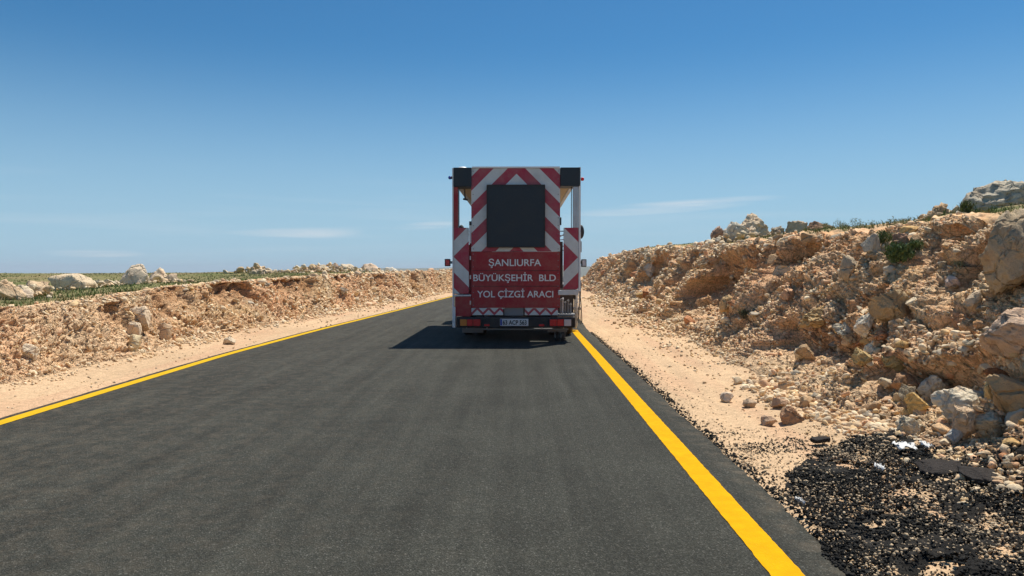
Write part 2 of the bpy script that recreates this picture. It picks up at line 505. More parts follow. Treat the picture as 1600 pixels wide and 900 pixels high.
MASKS = {}
def side_grid(sgn, edge, foot, crest, H, nverge, nbank, nplat, notches, sd):
    # column parameters
    cv = np.linspace(0, 1, nverge, endpoint=False)
    cb = np.linspace(0, 1, nbank, endpoint=False)
    cp = np.concatenate([[0], np.exp(np.linspace(math.log(0.06), math.log(6500), nplat - 1))])
    nc = nverge + nbank + nplat
    X = np.zeros((NR, nc)); Z = np.zeros((NR, nc))
    near = rows < 96
    e0 = edge - sgn * 0.12
    dist = rows
    # verge
    X[:, :nverge] = e0[:, None] + (foot - e0)[:, None] * cv[None]
    Z[:, :nverge] = -0.045 + 0.035 * sstep(cv, 0.0, 0.25)[None] + 0.075 * (cv[None] ** 3)
    # bank
    X[:, nverge:nverge + nbank] = foot[:, None] + (crest - foot)[:, None] * cb[None]
    prof = (0.80 * cb + 0.26 * (sstep(cb, 0.15, 0.85)) - 0.06 * cb ** 3) if sgn > 0 else (0.22 * cb + 0.78 * sstep(cb, 0.12, 0.80))
    Z[:, nverge:nverge + nbank] = 0.065 + (H[:, None] - 0.065) * prof[None]
    # plateau
    X[:, nverge + nbank:] = crest[:, None] + sgn * cp[None]
    Yg = np.repeat(rows[:, None], nc, 1)
    if sgn > 0:
        rise = 0.16 * np.minimum(cp, 1.2) + 0.075 * np.clip(cp - 1.2, 0, 9)
    else:
        rise = -0.055 * np.minimum(cp, 4.0) - 0.004 * np.clip(cp - 4, 0, 60)
    Zp = H[:, None] + rise[None] * (np.clip(1.0 - dist / 400, 0, 1) if sgn > 0 else 1 - sstep(dist, 19, 27))[:, None]
    R2 = np.sqrt(X[:, nverge + nbank:] ** 2 + Yg[:, nverge + nbank:] ** 2)
    Zp = Zp - 42 * sstep(R2, 70, 1400) - (1.0 * sstep(R2, 34, 75) if sgn < 0 else 0)
    Z[:, nverge + nbank:] = Zp
    # the corridor follows the land down as well
    Rc = np.sqrt(X ** 2 + Yg ** 2)
    Z[:, :nverge + nbank] -= 42 * sstep(Rc[:, :nverge + nbank], 70, 1400)
    P = np.stack([X, Yg, Z], 2).reshape(-1, 3)
    v = np.zeros((NR, nc))
    v[:, nverge:nverge + nbank] = cb[None]
    v[:, nverge + nbank:] = 1.0
    isb = np.zeros((NR, nc)); isb[:, nverge:nverge + nbank] = 1
    pd = np.zeros((NR, nc)); pd[:, nverge + nbank:] = cp[None]
    v, isb, pd = v.ravel(), isb.ravel(), pd.ravel()
    vergeu = np.ones((NR, nc)); vergeu[:, :nverge] = cv[None]; vergeu = vergeu.ravel()
    C = np.zeros((len(P), 3))
    active = (P[:, 1] < 96) & (P[:, 1] > 1.9) & (np.abs(P[:, 0]) < 60)
    A = P[active]; va = v[active]; ba = isb[active]; pa = pd[active]; vu = vergeu[active]
    # weight of rocky relief: bank body, fading over foot and beyond crest
    wr = np.where(ba > 0, sstep(va, 0.0, 0.10), 0) + np.where(pa > 0, np.exp(-pa / 0.7), 0) * (va >= 1) * 1.0
    wr = np.where((va >= 1) & (pa == 0), 1.0, wr)
    wr = np.clip(wr, 0, 1)
    lodn = A[:, 1]
    # warp the lookup so that cell edges are not straight
    Wp = A + 0.10 * np.stack([fbm(A, 0.5, 3, sd + 1), fbm(A, 0.5, 3, sd + 2), fbm(A, 0.5, 3, sd + 3)], 1)
    disp = np.zeros(len(A))
    F1, F2, D, r1 = voronoi(Wp * np.array([1, 0.8, 1.25]), 0.95, sd + 5)
    disp += 0.20 * (r1[:, 0] - 0.5) + 0.13 * ((r1[:, 1:4] - 0.5) * D).sum(1) - 0.09 * (1 - sstep(F2 - F1, 0, 0.12))
    G1, G2, D2, r2 = voronoi(Wp * np.array([1, 0.9, 1.2]), 0.34, sd + 6)
    k2 = 0.3 + 0.7 * r1[:, 4]
    disp += k2 * (0.11 * (r2[:, 0] - 0.5) + 0.07 * ((r2[:, 1:4] - 0.5) * D2).sum(1) - 0.07 * (1 - sstep(G2 - G1, 0, 0.16)))
    H1, H2, D3, r3 = voronoi(Wp, 0.115, sd + 7)
    disp += (1.0 if sgn > 0 else 1.7) * (0.050 * (r3[:, 0] - 0.5) + 0.035 * ((r3[:, 1:4] - 0.5) * D3).sum(1)) - (0.030 if sgn > 0 else 0.05) * (1 - sstep(H2 - H1, 0, 0.25))
    K1, K2, D4, r4 = voronoi(A, 0.05, sd + 8)
    disp += (0.030 * (r4[:, 0] - 0.5) + 0.02 * ((r4[:, 1:4] - 0.5) * D4).sum(1) - 0.012 * (1 - sstep(K2 - K1, 0, 0.3))) * (1 - sstep(A[:, 1], 14, 22))
    disp += 0.016 * fbm(A, 0.06, 3, sd + 9) + 0.06 * fbm(A, 0.5, 4, sd + 10)
    amp = (1.0 if sgn > 0 else 0.66) * (1 + 0.006 * lodn)
    crestfade = 1 - (0.55 if sgn > 0 else 0.75) * sstep(va, 0.80, 1.0)
    disp *= amp * wr * crestfade
    nrm = np.stack([-sgn * 0.72 * np.ones(len(A)), np.zeros(len(A)), 0.62 * np.ones(len(A))], 1)
    pl = (va >= 1)
    nrm[pl] = np.array([-sgn * 0.25, 0, 0.9])
    push = np.zeros(len(A))
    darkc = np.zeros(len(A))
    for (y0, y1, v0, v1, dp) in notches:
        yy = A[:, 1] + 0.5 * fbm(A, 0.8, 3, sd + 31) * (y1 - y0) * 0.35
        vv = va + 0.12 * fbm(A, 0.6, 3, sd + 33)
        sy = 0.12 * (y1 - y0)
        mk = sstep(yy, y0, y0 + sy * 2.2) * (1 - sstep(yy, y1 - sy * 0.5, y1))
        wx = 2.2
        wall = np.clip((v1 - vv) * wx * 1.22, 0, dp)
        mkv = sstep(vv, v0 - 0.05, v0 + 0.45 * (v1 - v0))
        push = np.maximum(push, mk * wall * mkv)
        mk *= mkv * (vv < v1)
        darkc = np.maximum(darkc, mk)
    A2 = A + nrm * disp[:, None]
    A2[:, 0] += sgn * push * ba
    # small relief of the sandy verge and of the ground above
    low = 0.030 * fbm(A * np.array([4.0, 0.30, 1]), 0.9, 3, sd + 45) + 0.016 * fbm(A, 0.5, 4, sd + 41) + 0.006 * fbm(A, 0.07, 2, sd + 42)
    vm = (ba == 0) & (va < 1)
    A2[:, 2] += np.where(vm, low * sstep(vu, 0.0, 0.15), 0)
    pm = (va >= 1)
    A2[:, 2] += np.where(pm, 0.10 * fbm(A, 2.2, 4, sd + 43) * sstep(pa, 0.0, 1.5) + 0.05 * fbm(A, 0.4, 3, sd + 44), 0)
    P[active] = A2
    DK = np.zeros(len(P)); DK[active] = darkc; MASKS[sgn] = DK.reshape(NR, nc)
    # colours
    ns = fbm(A, 0.7, 4, sd + 51)
    ns2 = fbm(A, 2.8, 3, sd + 52)
    cb1 = rock_colors(r1[:, [3, 4, 0]], red=0.22 if sgn > 0 else 0.12)
    cb2 = rock_colors(r2[:, [4, 1, 2]], red=0.20 if sgn > 0 else 0.16)
    cb3 = rock_colors(r3[:, [4, 1, 2]], red=0.16)
    cb4 = rock_colors(r4[:, [4, 1, 2]], red=0.16)
    cc = 0.24 * cb1 + 0.26 * cb2 + 0.25 * cb3 + 0.25 * cb4
    redm = np.clip(ns2 * 2.2 + 0.35 + (va - 0.55) * 1.1, 0, 1)[:, None] * (0.45 if sgn > 0 else 0.62)
    cc = cc * (1 - redm) + (REDB * 1.65) * redm
    # crevice shade between the stones, put into the colour as darker tan
    gap = (1 - sstep(G2 - G1, 0.02, 0.22))[:, None] * 0.25
    cc = cc * (1 - gap) + (TAN * 0.8) * gap
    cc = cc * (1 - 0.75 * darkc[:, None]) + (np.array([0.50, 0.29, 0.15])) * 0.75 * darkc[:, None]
    if sgn < 0:   # the left bank is paler and dustier, most of all its near part and its foot
        pale = np.clip(0.02 + 0.5 * (1 - sstep(A[:, 1], 9, 15)) + 0.45 * (1 - sstep(va, 0.1, 0.5)) + 0.6 * ns, 0, 0.75)[:, None]
        cc = cc * (1 - pale) + (np.array([0.76, 0.56, 0.36]) * (0.86 + 0.28 * r2[:, 2:3])) * pale
    else:
        pale = np.clip(0.15 + 0.5 * (1 - sstep(va, 0.0, 0.3)) + 0.5 * ns, 0, 0.6)[:, None]
        cc = cc * (1 - pale) + CREAM * (0.8 + 0.3 * r3[:, 2:3]) * pale
    cc = cc * np.array([1.04, 0.97, 0.90]) * np.minimum(1.34 if sgn > 0 else 1.12, 0.84 / cc.max(1, keepdims=True))
    sand = SANDC * (1.0 + 0.10 * ns[:, None] + 0.07 * ns2[:, None]) * np.array([1, 1, 1])
    # reddish wheel dusting on the verge
    rs = np.clip(fbm(A * np.array([2.5, 0.35, 1]), 0.8, 4, sd + 60) * 1.2, 0, 0.4)[:, None]
    sand = sand * (1 - rs) + np.array([0.55, 0.32, 0.19]) * rs
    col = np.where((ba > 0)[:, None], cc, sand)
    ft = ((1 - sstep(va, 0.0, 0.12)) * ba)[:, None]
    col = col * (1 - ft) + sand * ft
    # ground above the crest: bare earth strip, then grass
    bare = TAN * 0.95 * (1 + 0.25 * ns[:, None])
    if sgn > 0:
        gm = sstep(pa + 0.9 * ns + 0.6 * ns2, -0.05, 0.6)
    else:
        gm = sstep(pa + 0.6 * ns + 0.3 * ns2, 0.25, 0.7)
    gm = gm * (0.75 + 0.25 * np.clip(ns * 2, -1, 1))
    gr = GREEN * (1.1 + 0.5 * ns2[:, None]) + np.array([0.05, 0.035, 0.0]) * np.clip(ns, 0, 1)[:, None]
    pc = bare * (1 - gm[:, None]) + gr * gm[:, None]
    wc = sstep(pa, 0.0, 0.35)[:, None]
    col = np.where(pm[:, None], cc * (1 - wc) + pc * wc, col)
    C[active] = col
    far = ~active
    f2 = (vnoise(P[far], 40, 71) * 0.5 + vnoise(P[far], 9, 72) * 0.5)[:, None]
    fc = np.array([0.065, 0.085, 0.04]) * (0.7 + 0.6 * f2) + np.array([0.16, 0.10, 0.06]) * f2
    cfar = np.where((v[far] < 1)[:, None], np.where((isb[far] > 0)[:, None], TAN, SANDC), fc)
    C[far] = cfar
    P = P.reshape(NR, nc, 3); C = C.reshape(NR, nc, 3)
    return P, C, nverge, nbank, nplat

def sub_mesh(name, P, C, c0, c1, mat, sgn, r0=0, r1=None, step=1, smooth=False):
    Q = P[r0:r1, c0:c1]; K = C[r0:r1, c0:c1]
    nr, nc = Q.shape[:2]
    i = np.arange(nr * nc).reshape(nr, nc)
    if sgn > 0:
        Fc = np.stack([i[:-1, :-1], i[:-1, 1:], i[1:, 1:], i[1:, :-1]], 2).reshape(-1, 4)
    else:
        Fc = np.stack([i[:-1, :-1], i[1:, :-1], i[1:, 1:], i[:-1, 1:]], 2).reshape(-1, 4)
    me = np_mesh(name, Q.reshape(-1, 3), Fc, K.reshape(-1, 3), smooth)
    return link(name, me, mat)

PR, CRr, nvR, nbR, npR = side_grid(1, EDGE_R, FR, CR_, HR, 70, 290, 80, NOTCH_R, 100)
PL, CLl, nvL, nbL, npL = side_grid(-1, EDGE_L, FL, CL, HL, 40, 170, 80, NOTCH_L, 500)

tag(sub_mesh('sandy_verge', PR, CRr, 0, nvR + 1, M_SAND, 1, smooth=True), 'sandy verge between the road and the high right bank', 'verge', kind='structure')
tag(sub_mesh('rocky_embankment', PR, CRr, nvR, nvR + nbR + 1, M_BANK, 1), 'high rubble covered cutting bank on the right', 'embankment', kind='structure')
tag(sub_mesh('ground', PR, CRr, nvR + nbR, nvR + nbR + npR, M_LAND, 1, smooth=True), 'grassy ground above the right bank', 'ground', kind='structure')
tag(sub_mesh('sandy_verge', PL, CLl, 0, nvL + 1, M_SAND, -1, smooth=True), 'smooth sandy verge along the left road edge', 'verge', kind='structure')
tag(sub_mesh('rocky_embankment', PL, CLl, nvL, nvL + nbL + 1, M_BANK, -1), 'low pale cutting bank on the left', 'embankment', kind='structure')
tag(sub_mesh('ground', PL, CLl, nvL + nbL, nvL + nbL + npL, M_LAND, -1, smooth=True), 'open green ground above the left bank', 'ground', kind='structure')

# ------------------------------------------------------------------ road
def build_road():
    cols = np.concatenate([[0.0], np.linspace(0.0, 1, 30), [1.0]])
    V = np.zeros((NR, len(cols), 3)); Cc = np.zeros((NR, len(cols), 3))
    V[:, :, 1] = rows[:, None]
    V[:, :, 0] = EDGE_L[:, None] + (EDGE_R - EDGE_L)[:, None] * cols[None]
    drop = 42 * sstep(np.abs(rows), 70, 1400)
    V[:, :, 2] = -drop[:, None]
    V[:, 1, 2] -= 0.012; V[:, -2, 2] -= 0.015
    V[:, 0, 2] -= 0.07; V[:, -1, 2] -= 0.07
    V[:, 0, 0] -= 0.02; V[:, -1, 0] += 0.03
    dl = (V[:, :, 0] - EDGE_L[:, None]); dr = (EDGE_R[:, None] - V[:, :, 0])
    dust = 0.55 * np.exp(-np.clip(dl, 0, 9) / 0.16) + 0.35 * np.exp(-np.clip(dr, 0, 9) / 0.03) + 0.02 + 0.20 * sstep(dr, 1.0, 5.5)  # dust along both edges, plus a sandy tint growing towards the left
    Cc[:, :, :] = dust[:, :, None]
    nr, nc = V.shape[:2]
    i = np.arange(nr * nc).reshape(nr, nc)
    Fc = np.stack([i[:-1, :-1], i[:-1, 1:], i[1:, 1:], i[1:, :-1]], 2).reshape(-1, 4)
    me = np_mesh('road', V.reshape(-1, 3), Fc, Cc.reshape(-1, 3), True)
    tag(link('road', me, M_ASPH), 'fresh black asphalt road', 'road', kind='structure')
build_road()

def build_line(tabline, y0, y1, wid, label, mat=None):
    sel = (rows >= y0) & (rows <= y1)
    y = rows[sel]; x = tabline[sel]
    n = len(y)
    Q = np.stack([x, y, y * 0], 1)
    j1 = fbm(Q, 0.05, 2, 3) * 0.004; j2 = fbm(Q, 0.05, 2, 4) * 0.004
    z = 0.004 - 42 * sstep(y, 70, 1400)
    A = np.stack([x - wid / 2 + j1, y, z], 1); B = np.stack([x + wid / 2 + j2, y, z], 1)
    V = np.concatenate([A, B])
    i = np.arange(n - 1)
    Fc = np.stack([i, i + n, i + n + 1, i + 1], 1)
    tag(link('road_marking', np_mesh('road_marking', V, Fc), mat or M_YEL), label, 'road marking', kind='structure')
build_line(LR, -30, 17.2, 0.152, 'fresh yellow edge line that the truck is painting on the right')
build_line(LL, -30, 95, 0.14, 'solid yellow edge line along the left side of the road', M_YEL2)

# ------------------------------------------------------------------ rocks
def ico(sub):
    bm = bmesh.new()
    bmesh.ops.create_icosphere(bm, subdivisions=sub, radius=1.0)
    V = np.array([v.co[:] for v in bm.verts]); Fc = np.array([[v.index for v in f.verts] for f in bm.faces])
    bm.free()
    return V, Fc
ICO = {k: ico(k) for k in (1, 2, 3, 4, 5)}
_cv = np.array([[x, y, z] for x in (-1, 1) for y in (-1, 1) for z in (-1, 1)], float) * 0.72
_cf = np.array([[0, 1, 3], [0, 3, 2], [4, 6, 7], [4, 7, 5], [0, 4, 5], [0, 5, 1], [2, 3, 7], [2, 7, 6], [0, 2, 6], [0, 6, 4], [1, 5, 7], [1, 7, 3]])
def chip(seed):
    rg = np.random.RandomState(seed)
    V = _cv * (1 + rg.uniform(-0.45, 0.35, (8, 3)))
    return V, _cf

def rock_shape(seed, sub=2, cuts=9, rough=0.0, boxy=0.0, keep=0.62):
    rg = np.random.RandomState(seed)
    V, Fc = ICO[sub]
    V = V.copy()
    if boxy > 0:
        M = np.abs(V).max(1, keepdims=True)
        V = V * (1 - boxy) + (V / M) * 0.85 * boxy
    for _ in range(cuts):
        n = rg.normal(size=3); n /= np.linalg.norm(n)
        d = rg.uniform(keep, 0.82)
        s = V @ n
        m = s > d
        V[m] -= np.outer(s[m] - d, n)
    if rough > 0:
        L0 = np.linalg.norm(V, axis=1, keepdims=True) + 1e-6
        off = seed * 7.3 % 91
        Q = V + off
        dsp = rough * 0.55 * fbm(Q, 0.9, 3, seed) + rough * 0.30 * fbm(Q, 0.2, 2, seed + 3)
        f1, f2, dd, rr = voronoi(Q, 0.55, seed + 5)
        dsp += rough * 0.8 * (rr[:, 0] - 0.5) + rough * 0.9 * ((rr[:, 1:4] - 0.5) * dd).sum(1) - rough * 0.35 * (1 - sstep(f2 - f1, 0, 0.12))
        if sub >= 3:
            f1, f2, dd, rr = voronoi(Q + 0.1 * fbm(Q, 0.4, 2, seed)[:, None], 0.21, seed + 8)
            dsp += rough * 0.60 * (rr[:, 0] - 0.5) + rough * 0.8 * ((rr[:, 1:4] - 0.5) * dd).sum(1) - rough * 0.18 * (1 - sstep(f2 - f1, 0, 0.15))
        V = V * (1 + dsp[:, None])
    return V, Fc

def rot_mats(rg, n, flat=0.5):
    """random rotations: full yaw, limited tilt"""
    yaw = rg.uniform(0, 2 * np.pi, n); tilt = rg.normal(0, flat, n); t2 = rg.normal(0, flat, n)
    cy, sy = np.cos(yaw), np.sin(yaw)
    cx, sx = np.cos(tilt), np.sin(tilt)
    c2, s2 = np.cos(t2), np.sin(t2)
    Z = np.zeros((n, 3, 3)); Xm = np.zeros((n, 3, 3)); Ym = np.zeros((n, 3, 3))
    Z[:, 0, 0] = cy; Z[:, 0, 1] = -sy; Z[:, 1, 0] = sy; Z[:, 1, 1] = cy; Z[:, 2, 2] = 1
    Xm[:, 0, 0] = 1; Xm[:, 1, 1] = cx; Xm[:, 1, 2] = -sx; Xm[:, 2, 1] = sx; Xm[:, 2, 2] = cx
    Ym[:, 1, 1] = 1; Ym[:, 0, 0] = c2; Ym[:, 0, 2] = s2; Ym[:, 2, 0] = -s2; Ym[:, 2, 2] = c2
    return Ym @ Xm @ Z

def scatter_mesh(pos, size, colr, seed, sub, ntemp=10, cuts=8, flat=0.5, sink=0.3):
    rg = np.random.RandomState(seed)
    VV, FF, CC = [], [], []
    base = 0
    temps = [rock_shape(seed * 31 + k, sub, cuts, 0.0, 0.25, 0.34) if sub > 1 else chip(seed * 57 + k) for k in range(ntemp * (2 if sub == 1 else 1))]
    ntemp = len(temps)
    ti = rg.randint(0, ntemp, len(pos))
    sc = np.stack([rg.uniform(0.8, 1.4, len(pos)), rg.uniform(0.7, 1.1, len(pos)), rg.uniform(0.5, 0.9, len(pos))], 1) * size[:, None] * 0.5
    RM = rot_mats(rg, len(pos), flat)
    for k in range(ntemp):
        m = np.where(ti == k)[0]
        if len(m) == 0: continue
        T, Ft = temps[k]
        Vk = T[None] * sc[m][:, None, :]
        Vk = np.einsum('nij,nvj->nvi', RM[m], Vk) + pos[m][:, None, :]
        Vk[:, :, 2] += (sc[m][:, 2] * (1 - 2 * sink))[:, None]
        nv = T.shape[0]
        VV.append(Vk.reshape(-1, 3))
        FF.append((Ft[None] + (base + np.arange(len(m)) * nv)[:, None, None]).reshape(-1, 3))
        CC.append(np.repeat(colr[m], nv, 0))
        base += len(m) * nv
    return np.concatenate(VV), np.concatenate(FF), np.concatenate(CC)

def sample_grid(P, fr, fc):
    r = np.clip(fr.astype(int), 0, P.shape[0] - 2); c = np.clip(fc.astype(int), 0, P.shape[1] - 2)
    a = (fr - r)[:, None]; b = (fc - c)[:, None]
    return (P[r, c] * (1 - a) * (1 - b) + P[r + 1, c] * a * (1 - b) + P[r, c + 1] * (1 - a) * b + P[r + 1, c + 1] * a * b)

def row_of(y):
    return np.interp(y, rows, np.arange(NR))

def rubble(name, label, P, nv, nb, n, sizes, y0, y1, v0, v1, seed, sub, mat, vpow=1.0, red=0.14, tone=1.0, sink=0.3, flat=0.5, spow=2.2, blend=0.35):
    rg = np.random.RandomState(seed)
    fr = rg.uniform(row_of(y0), row_of(y1), n)
    vv = v0 + (v1 - v0) * rg.uniform(0, 1, n) ** vpow
    fc = np.where(vv < 0, nv * (1 + vv), nv + nb * vv)
    p = sample_grid(P, fr, fc)
    # patches of thick and thin rubble
    keep = rg.uniform(0, 1, n) < np.clip(0.62 + 0.9 * fbm(p, 0.9, 3, seed), 0.12, 1)
    mkk = MASKS[1 if P is PR else -1][np.clip(fr.astype(int), 0, NR - 1), np.clip(fc.astype(int), 0, P.shape[1] - 1)]
    keep &= rg.uniform(0, 1, n) > mkk * 0.80
    p = p[keep]; n = len(p)
    u = rg.uniform(0, 1, n) ** spow
    s = sizes[0] + (sizes[1] - sizes[0]) * u
    s = s * np.clip(p[:, 1] / 9.0, 0.75, 3.2)
    r = rg.uniform(0, 1, (n, 3))
    c = rock_colors(r, red=red)
    c = c * (1 - blend) + (CREAM * 0.55 + TAN * 0.45) * blend
    V, Fc, Cc = scatter_mesh(p, s, c * tone, seed, sub, sink=sink, flat=flat)
    o = link(name, np_mesh(name, V, Fc, Cc), mat)
    tag(o, label, 'rubble', kind='stuff')
    return o

rubble('rubble', 'coarse limestone rubble lying over the high right bank', PR, nvR, nbR, 5200, (0.03, 0.115), 3.5, 75, 0.02, 1.02, 1, 2, M_STONE, 1.0, red=0.16, tone=1.08)
rubble('gravel', 'fine broken stone filling the right bank', PR, nvR, nbR, 62000, (0.014, 0.048), 3.5, 45, 0.0, 1.0, 2, 1, M_STONE, 0.9, red=0.18, tone=1.05)
rubble('gravel', 'stones spilled from the right bank onto the verge', PR, nvR, nbR, 3400, (0.010, 0.05), 4.5, 40, -0.75, 0.03, 3, 1, M_STONE, 0.30, red=0.08, tone=1.0, sink=0.25)
rubble('rubble', 'pale rubble lying over the low left bank', PL, nvL, nbL, 2200, (0.025, 0.12), 6, 85, 0.0, 1.02, 4, 2, M_STONE, 1.0, red=0.10, tone=1.05, blend=0.5, sink=0.38)
rubble('gravel', 'fine broken stone at the foot of the left bank', PL, nvL, nbL, 17000, (0.012, 0.048), 6, 60, -0.25, 1.0, 5, 1, M_STONE, 0.8, red=0.10, tone=1.05, blend=0.5)
rubble('gravel', 'scattered pebbles on the left sandy verge', PL, nvL, nbL, 900, (0.008, 0.03), 5, 40, -0.85, 0.0, 6, 1, M_STONE, 1.0, red=0.15, tone=0.8)
# toe of the talus near the camera on the right: clean pale stones
rubble('rubble', 'clean pale stones piled at the near foot of the right bank', PR, nvR, nbR, 4400, (0.035, 0.13), 4.2, 9.0, -0.24, 0.45, 7, 2, M_STONE, 0.9, red=0.06, tone=1.12, blend=0.45, sink=0.2, spow=1.6)

# ------------------------------------------------------------------ heaps of smaller rubble round the skyline boulders
def heap_rubble(P, nv, nb, npl, spots, label, seed):
    rg = np.random.RandomState(seed)
    cpx = np.concatenate([[0], np.exp(np.linspace(math.log(0.06), math.log(6500), npl - 1))])
    pos, sz = [], []
    for (px, d, spread, n, smax, hgt) in spots:
        for _ in range(n):
            dd = d + rg.normal(0, spread * 0.8)
            xx = (px - 812) / F * d + rg.normal(0, spread)
            r = int(np.clip(round(float(row_of(dd))), 0, NR - 2))
            row = P[r]
            j = int(np.argmin(np.abs(row[:, 0] - xx)))
            if j < nv + nb: continue
            fall = math.exp(-((xx - (px - 812) / F * d) / (spread * 1.2)) ** 2)
            pos.append((xx, dd, row[j, 2] + hgt * fall * rg.uniform(0, 1)))
            sz.append(smax * (0.3 + 0.7 * rg.uniform() ** 2))
    pos = np.array(pos); sz = np.array(sz)
    c = rock_colors(rg.uniform(0, 1, (len(pos), 3)), red=0.10) * 0.6 + CREAM * 0.4
    V, Fc, Cc = scatter_mesh(pos, sz, c * 1.05, seed, 2, flat=0.6, sink=0.2)
    tag(link('rubble', np_mesh('rubble', V, Fc, Cc), M_ROCK), label, 'rubble', kind='stuff')
heap_rubble(PL, nvL, nbL, npL, [(30, 14, 0.35, 60, 0.35, 0.12), (100, 17, 0.4, 40, 0.22, 0.05), (160, 18.5, 0.35, 60, 0.22, 0.12), (205, 20, 0.5, 60, 0.25, 0.12), (255, 20.5, 0.4, 60, 0.25, 0.16),
    (395, 29, 0.5, 60, 0.32, 0.22), (440, 32, 0.8, 60, 0.28, 0.12), (480, 33, 0.7, 80, 0.34, 0.25), (510, 35, 0.8, 110, 0.36, 0.35), (540, 38, 0.9, 90, 0.34, 0.28), (575, 41, 0.8, 60, 0.30, 0.25), (612, 46, 0.6, 40, 0.32, 0.2)],
    'heaped pale rubble round the boulders above the left bank', 31)
heap_rubble(PR, nvR, nbR, npR, [(1125, 21, 0.5, 60, 0.30, 0.15), (1150, 20.5, 0.5, 60, 0.35, 0.2), (1215, 21.5, 0.5, 50, 0.28, 0.1), (1250, 19, 0.4, 30, 0.18, 0.05), (1470, 10.8, 0.25, 40, 0.16, 0.08), (1510, 12.5, 0.3, 30, 0.15, 0.05)],
    'small rubble round the boulders above the right bank', 32)

# ------------------------------------------------------------------ pixel -> place on the terrain
cy, sy_ = math.cos(R(0.595)), math.sin(R(0.595))
def project(Q):
    q = Q - np.array([0, 0, CAMH])
    m = np.array(cam.rotation_euler.to_matrix())
    c = q @ m            # camera space (m^T q)
    d = -c[..., 2]
    d = np.where(d > 0.1, d, 1e-3)
    return 800 + F * c[..., 0] / d, 450 - F * c[..., 1] / d, d
def flat_view(P):
    px, py, d = project(P.reshape(-1, 3))
    return px, py, d, P.reshape(-1, 3)
VIEW = {1: flat_view(PR), -1: flat_view(PL)}
def at_px(x, y, side, tol=4, far=False):
    px, py, d, Q = VIEW[side]
    e = np.hypot(px - x, py - y)
    m = e < tol
    if not m.any():
        i = int(np.argmin(e + (d < 1) * 1e6)); return Q[i], d[i]
    idx = np.where(m)[0]
    i = idx[np.argmax(d[idx]) if far else np.argmin(d[idx])]
    return Q[i], d[i]

NEAR = []
USED = set()
def boulder(box, side, color, label, name='boulder', seed=0, rough=0.14, boxy=0.35, cuts=14, depth=1.0, sub=4, base=0.85, dist=None, sink=0.18, tilt=0.25, yaw=None, cat='boulder', keep=0.45):
    x0, y0, x1, y1 = box
    xc = (x0 + x1) / 2
    if dist is None:
        p, d = at_px(xc, y0 + (y1 - y0) * base, side)
    else:      # stands on the ground above the crest at a given distance
        px, py, dd, Q = VIEW[side]
        m = (np.abs(px - xc) < 5) & (np.abs(dd - dist) < 0.05 * dist)
        e = np.abs(px - xc) / 5 + np.abs(dd - dist) / dist * 20 
        i = int(np.argmin(np.where(m, e, 1e9))); p, d = Q[i], dd[i]
    wd = (x1 - x0) * d / F; ht = (y1 - y0) * d / F
    V, Fc = rock_shape(seed, min(5, sub + 1) if (x1 - x0) > 25 else sub, cuts + 4, rough * 1.25 + 0.02, boxy, keep)
    mn, mx = V.min(0), V.max(0)
    V = (V - (mn + mx) / 2) / (mx - mn)            # unit box
    rg = np.random.RandomState(seed + 1)
    tx = rg.normal(0, tilt); c_, s_ = math.cos(tx), math.sin(tx)
    V = V @ np.array([[c_, 0, -s_], [0, 1, 0], [s_, 0, c_]]).T
    mn, mx = V.min(0), V.max(0)
    V = (V - (mn + mx) / 2) / (mx - mn)
    hh = ht / (1 - sink)
    V = V * np.array([wd, (wd + ht) * 0.5 * depth, hh])
    V[:, 2] += hh * (0.5 - sink)
    n = len(V)
    sh = 0.92 + 0.16 * vnoise(V + seed, max(wd * 0.3, 0.02), seed)[:, None]
    C = np.array(color)[None] * min(1.22, 0.80 / max(color)) * np.array([1.0, 0.98, 0.94]) * sh
    o = link(name, np_mesh(name, V, Fc, C), M_ROCK)
    z = p[2]
    if dist is not None:      # put the visible top where the photograph has it
        ztop = CAMH + (425 - y0) * d / F
        z = min(z, ztop - ht)
        hh2 = ztop - z
        if hh2 > ht * 1.02:
            pass
        z = ztop - ht
        if z > p[2] + 0.02:   # never float: stretch downwards instead
            sc = (z - p[2] + ht + 0.1) / ht
            Vz = np.array([v.co[:] for v in o.data.vertices]); Vz[:, 2] = ht + (Vz[:, 2] - ht) * sc
            o.data.vertices.foreach_set('co', Vz.astype(np.float32).ravel()); o.data.update()
    o.location = (p[0], p[1] + (wd + ht) * 0.12 * depth, z)
    tag(o, label, cat)
    sh = label
    for cut in (', at the', ' on the', ' above the', ' beside the', ' just', ' at the', ' between', ' near', ' in the', ' under', ' lying', ' jutting', ' lodged', ' midway', ' standing', ' half', ', with', ' below', ' left of', ' right of', ' in front', ' alone', ' over the', ' with a', ' leaning', ' directly', ' in grass', ' sticking', ' second', ' before'):
        if cut in sh and len(sh.split(cut)[0].split()) >= 2: sh = sh.split(cut)[0]
    NEAR.append((xc, (y0 + y1) / 2, ' '.join(sh.split()[:7])))
    return o

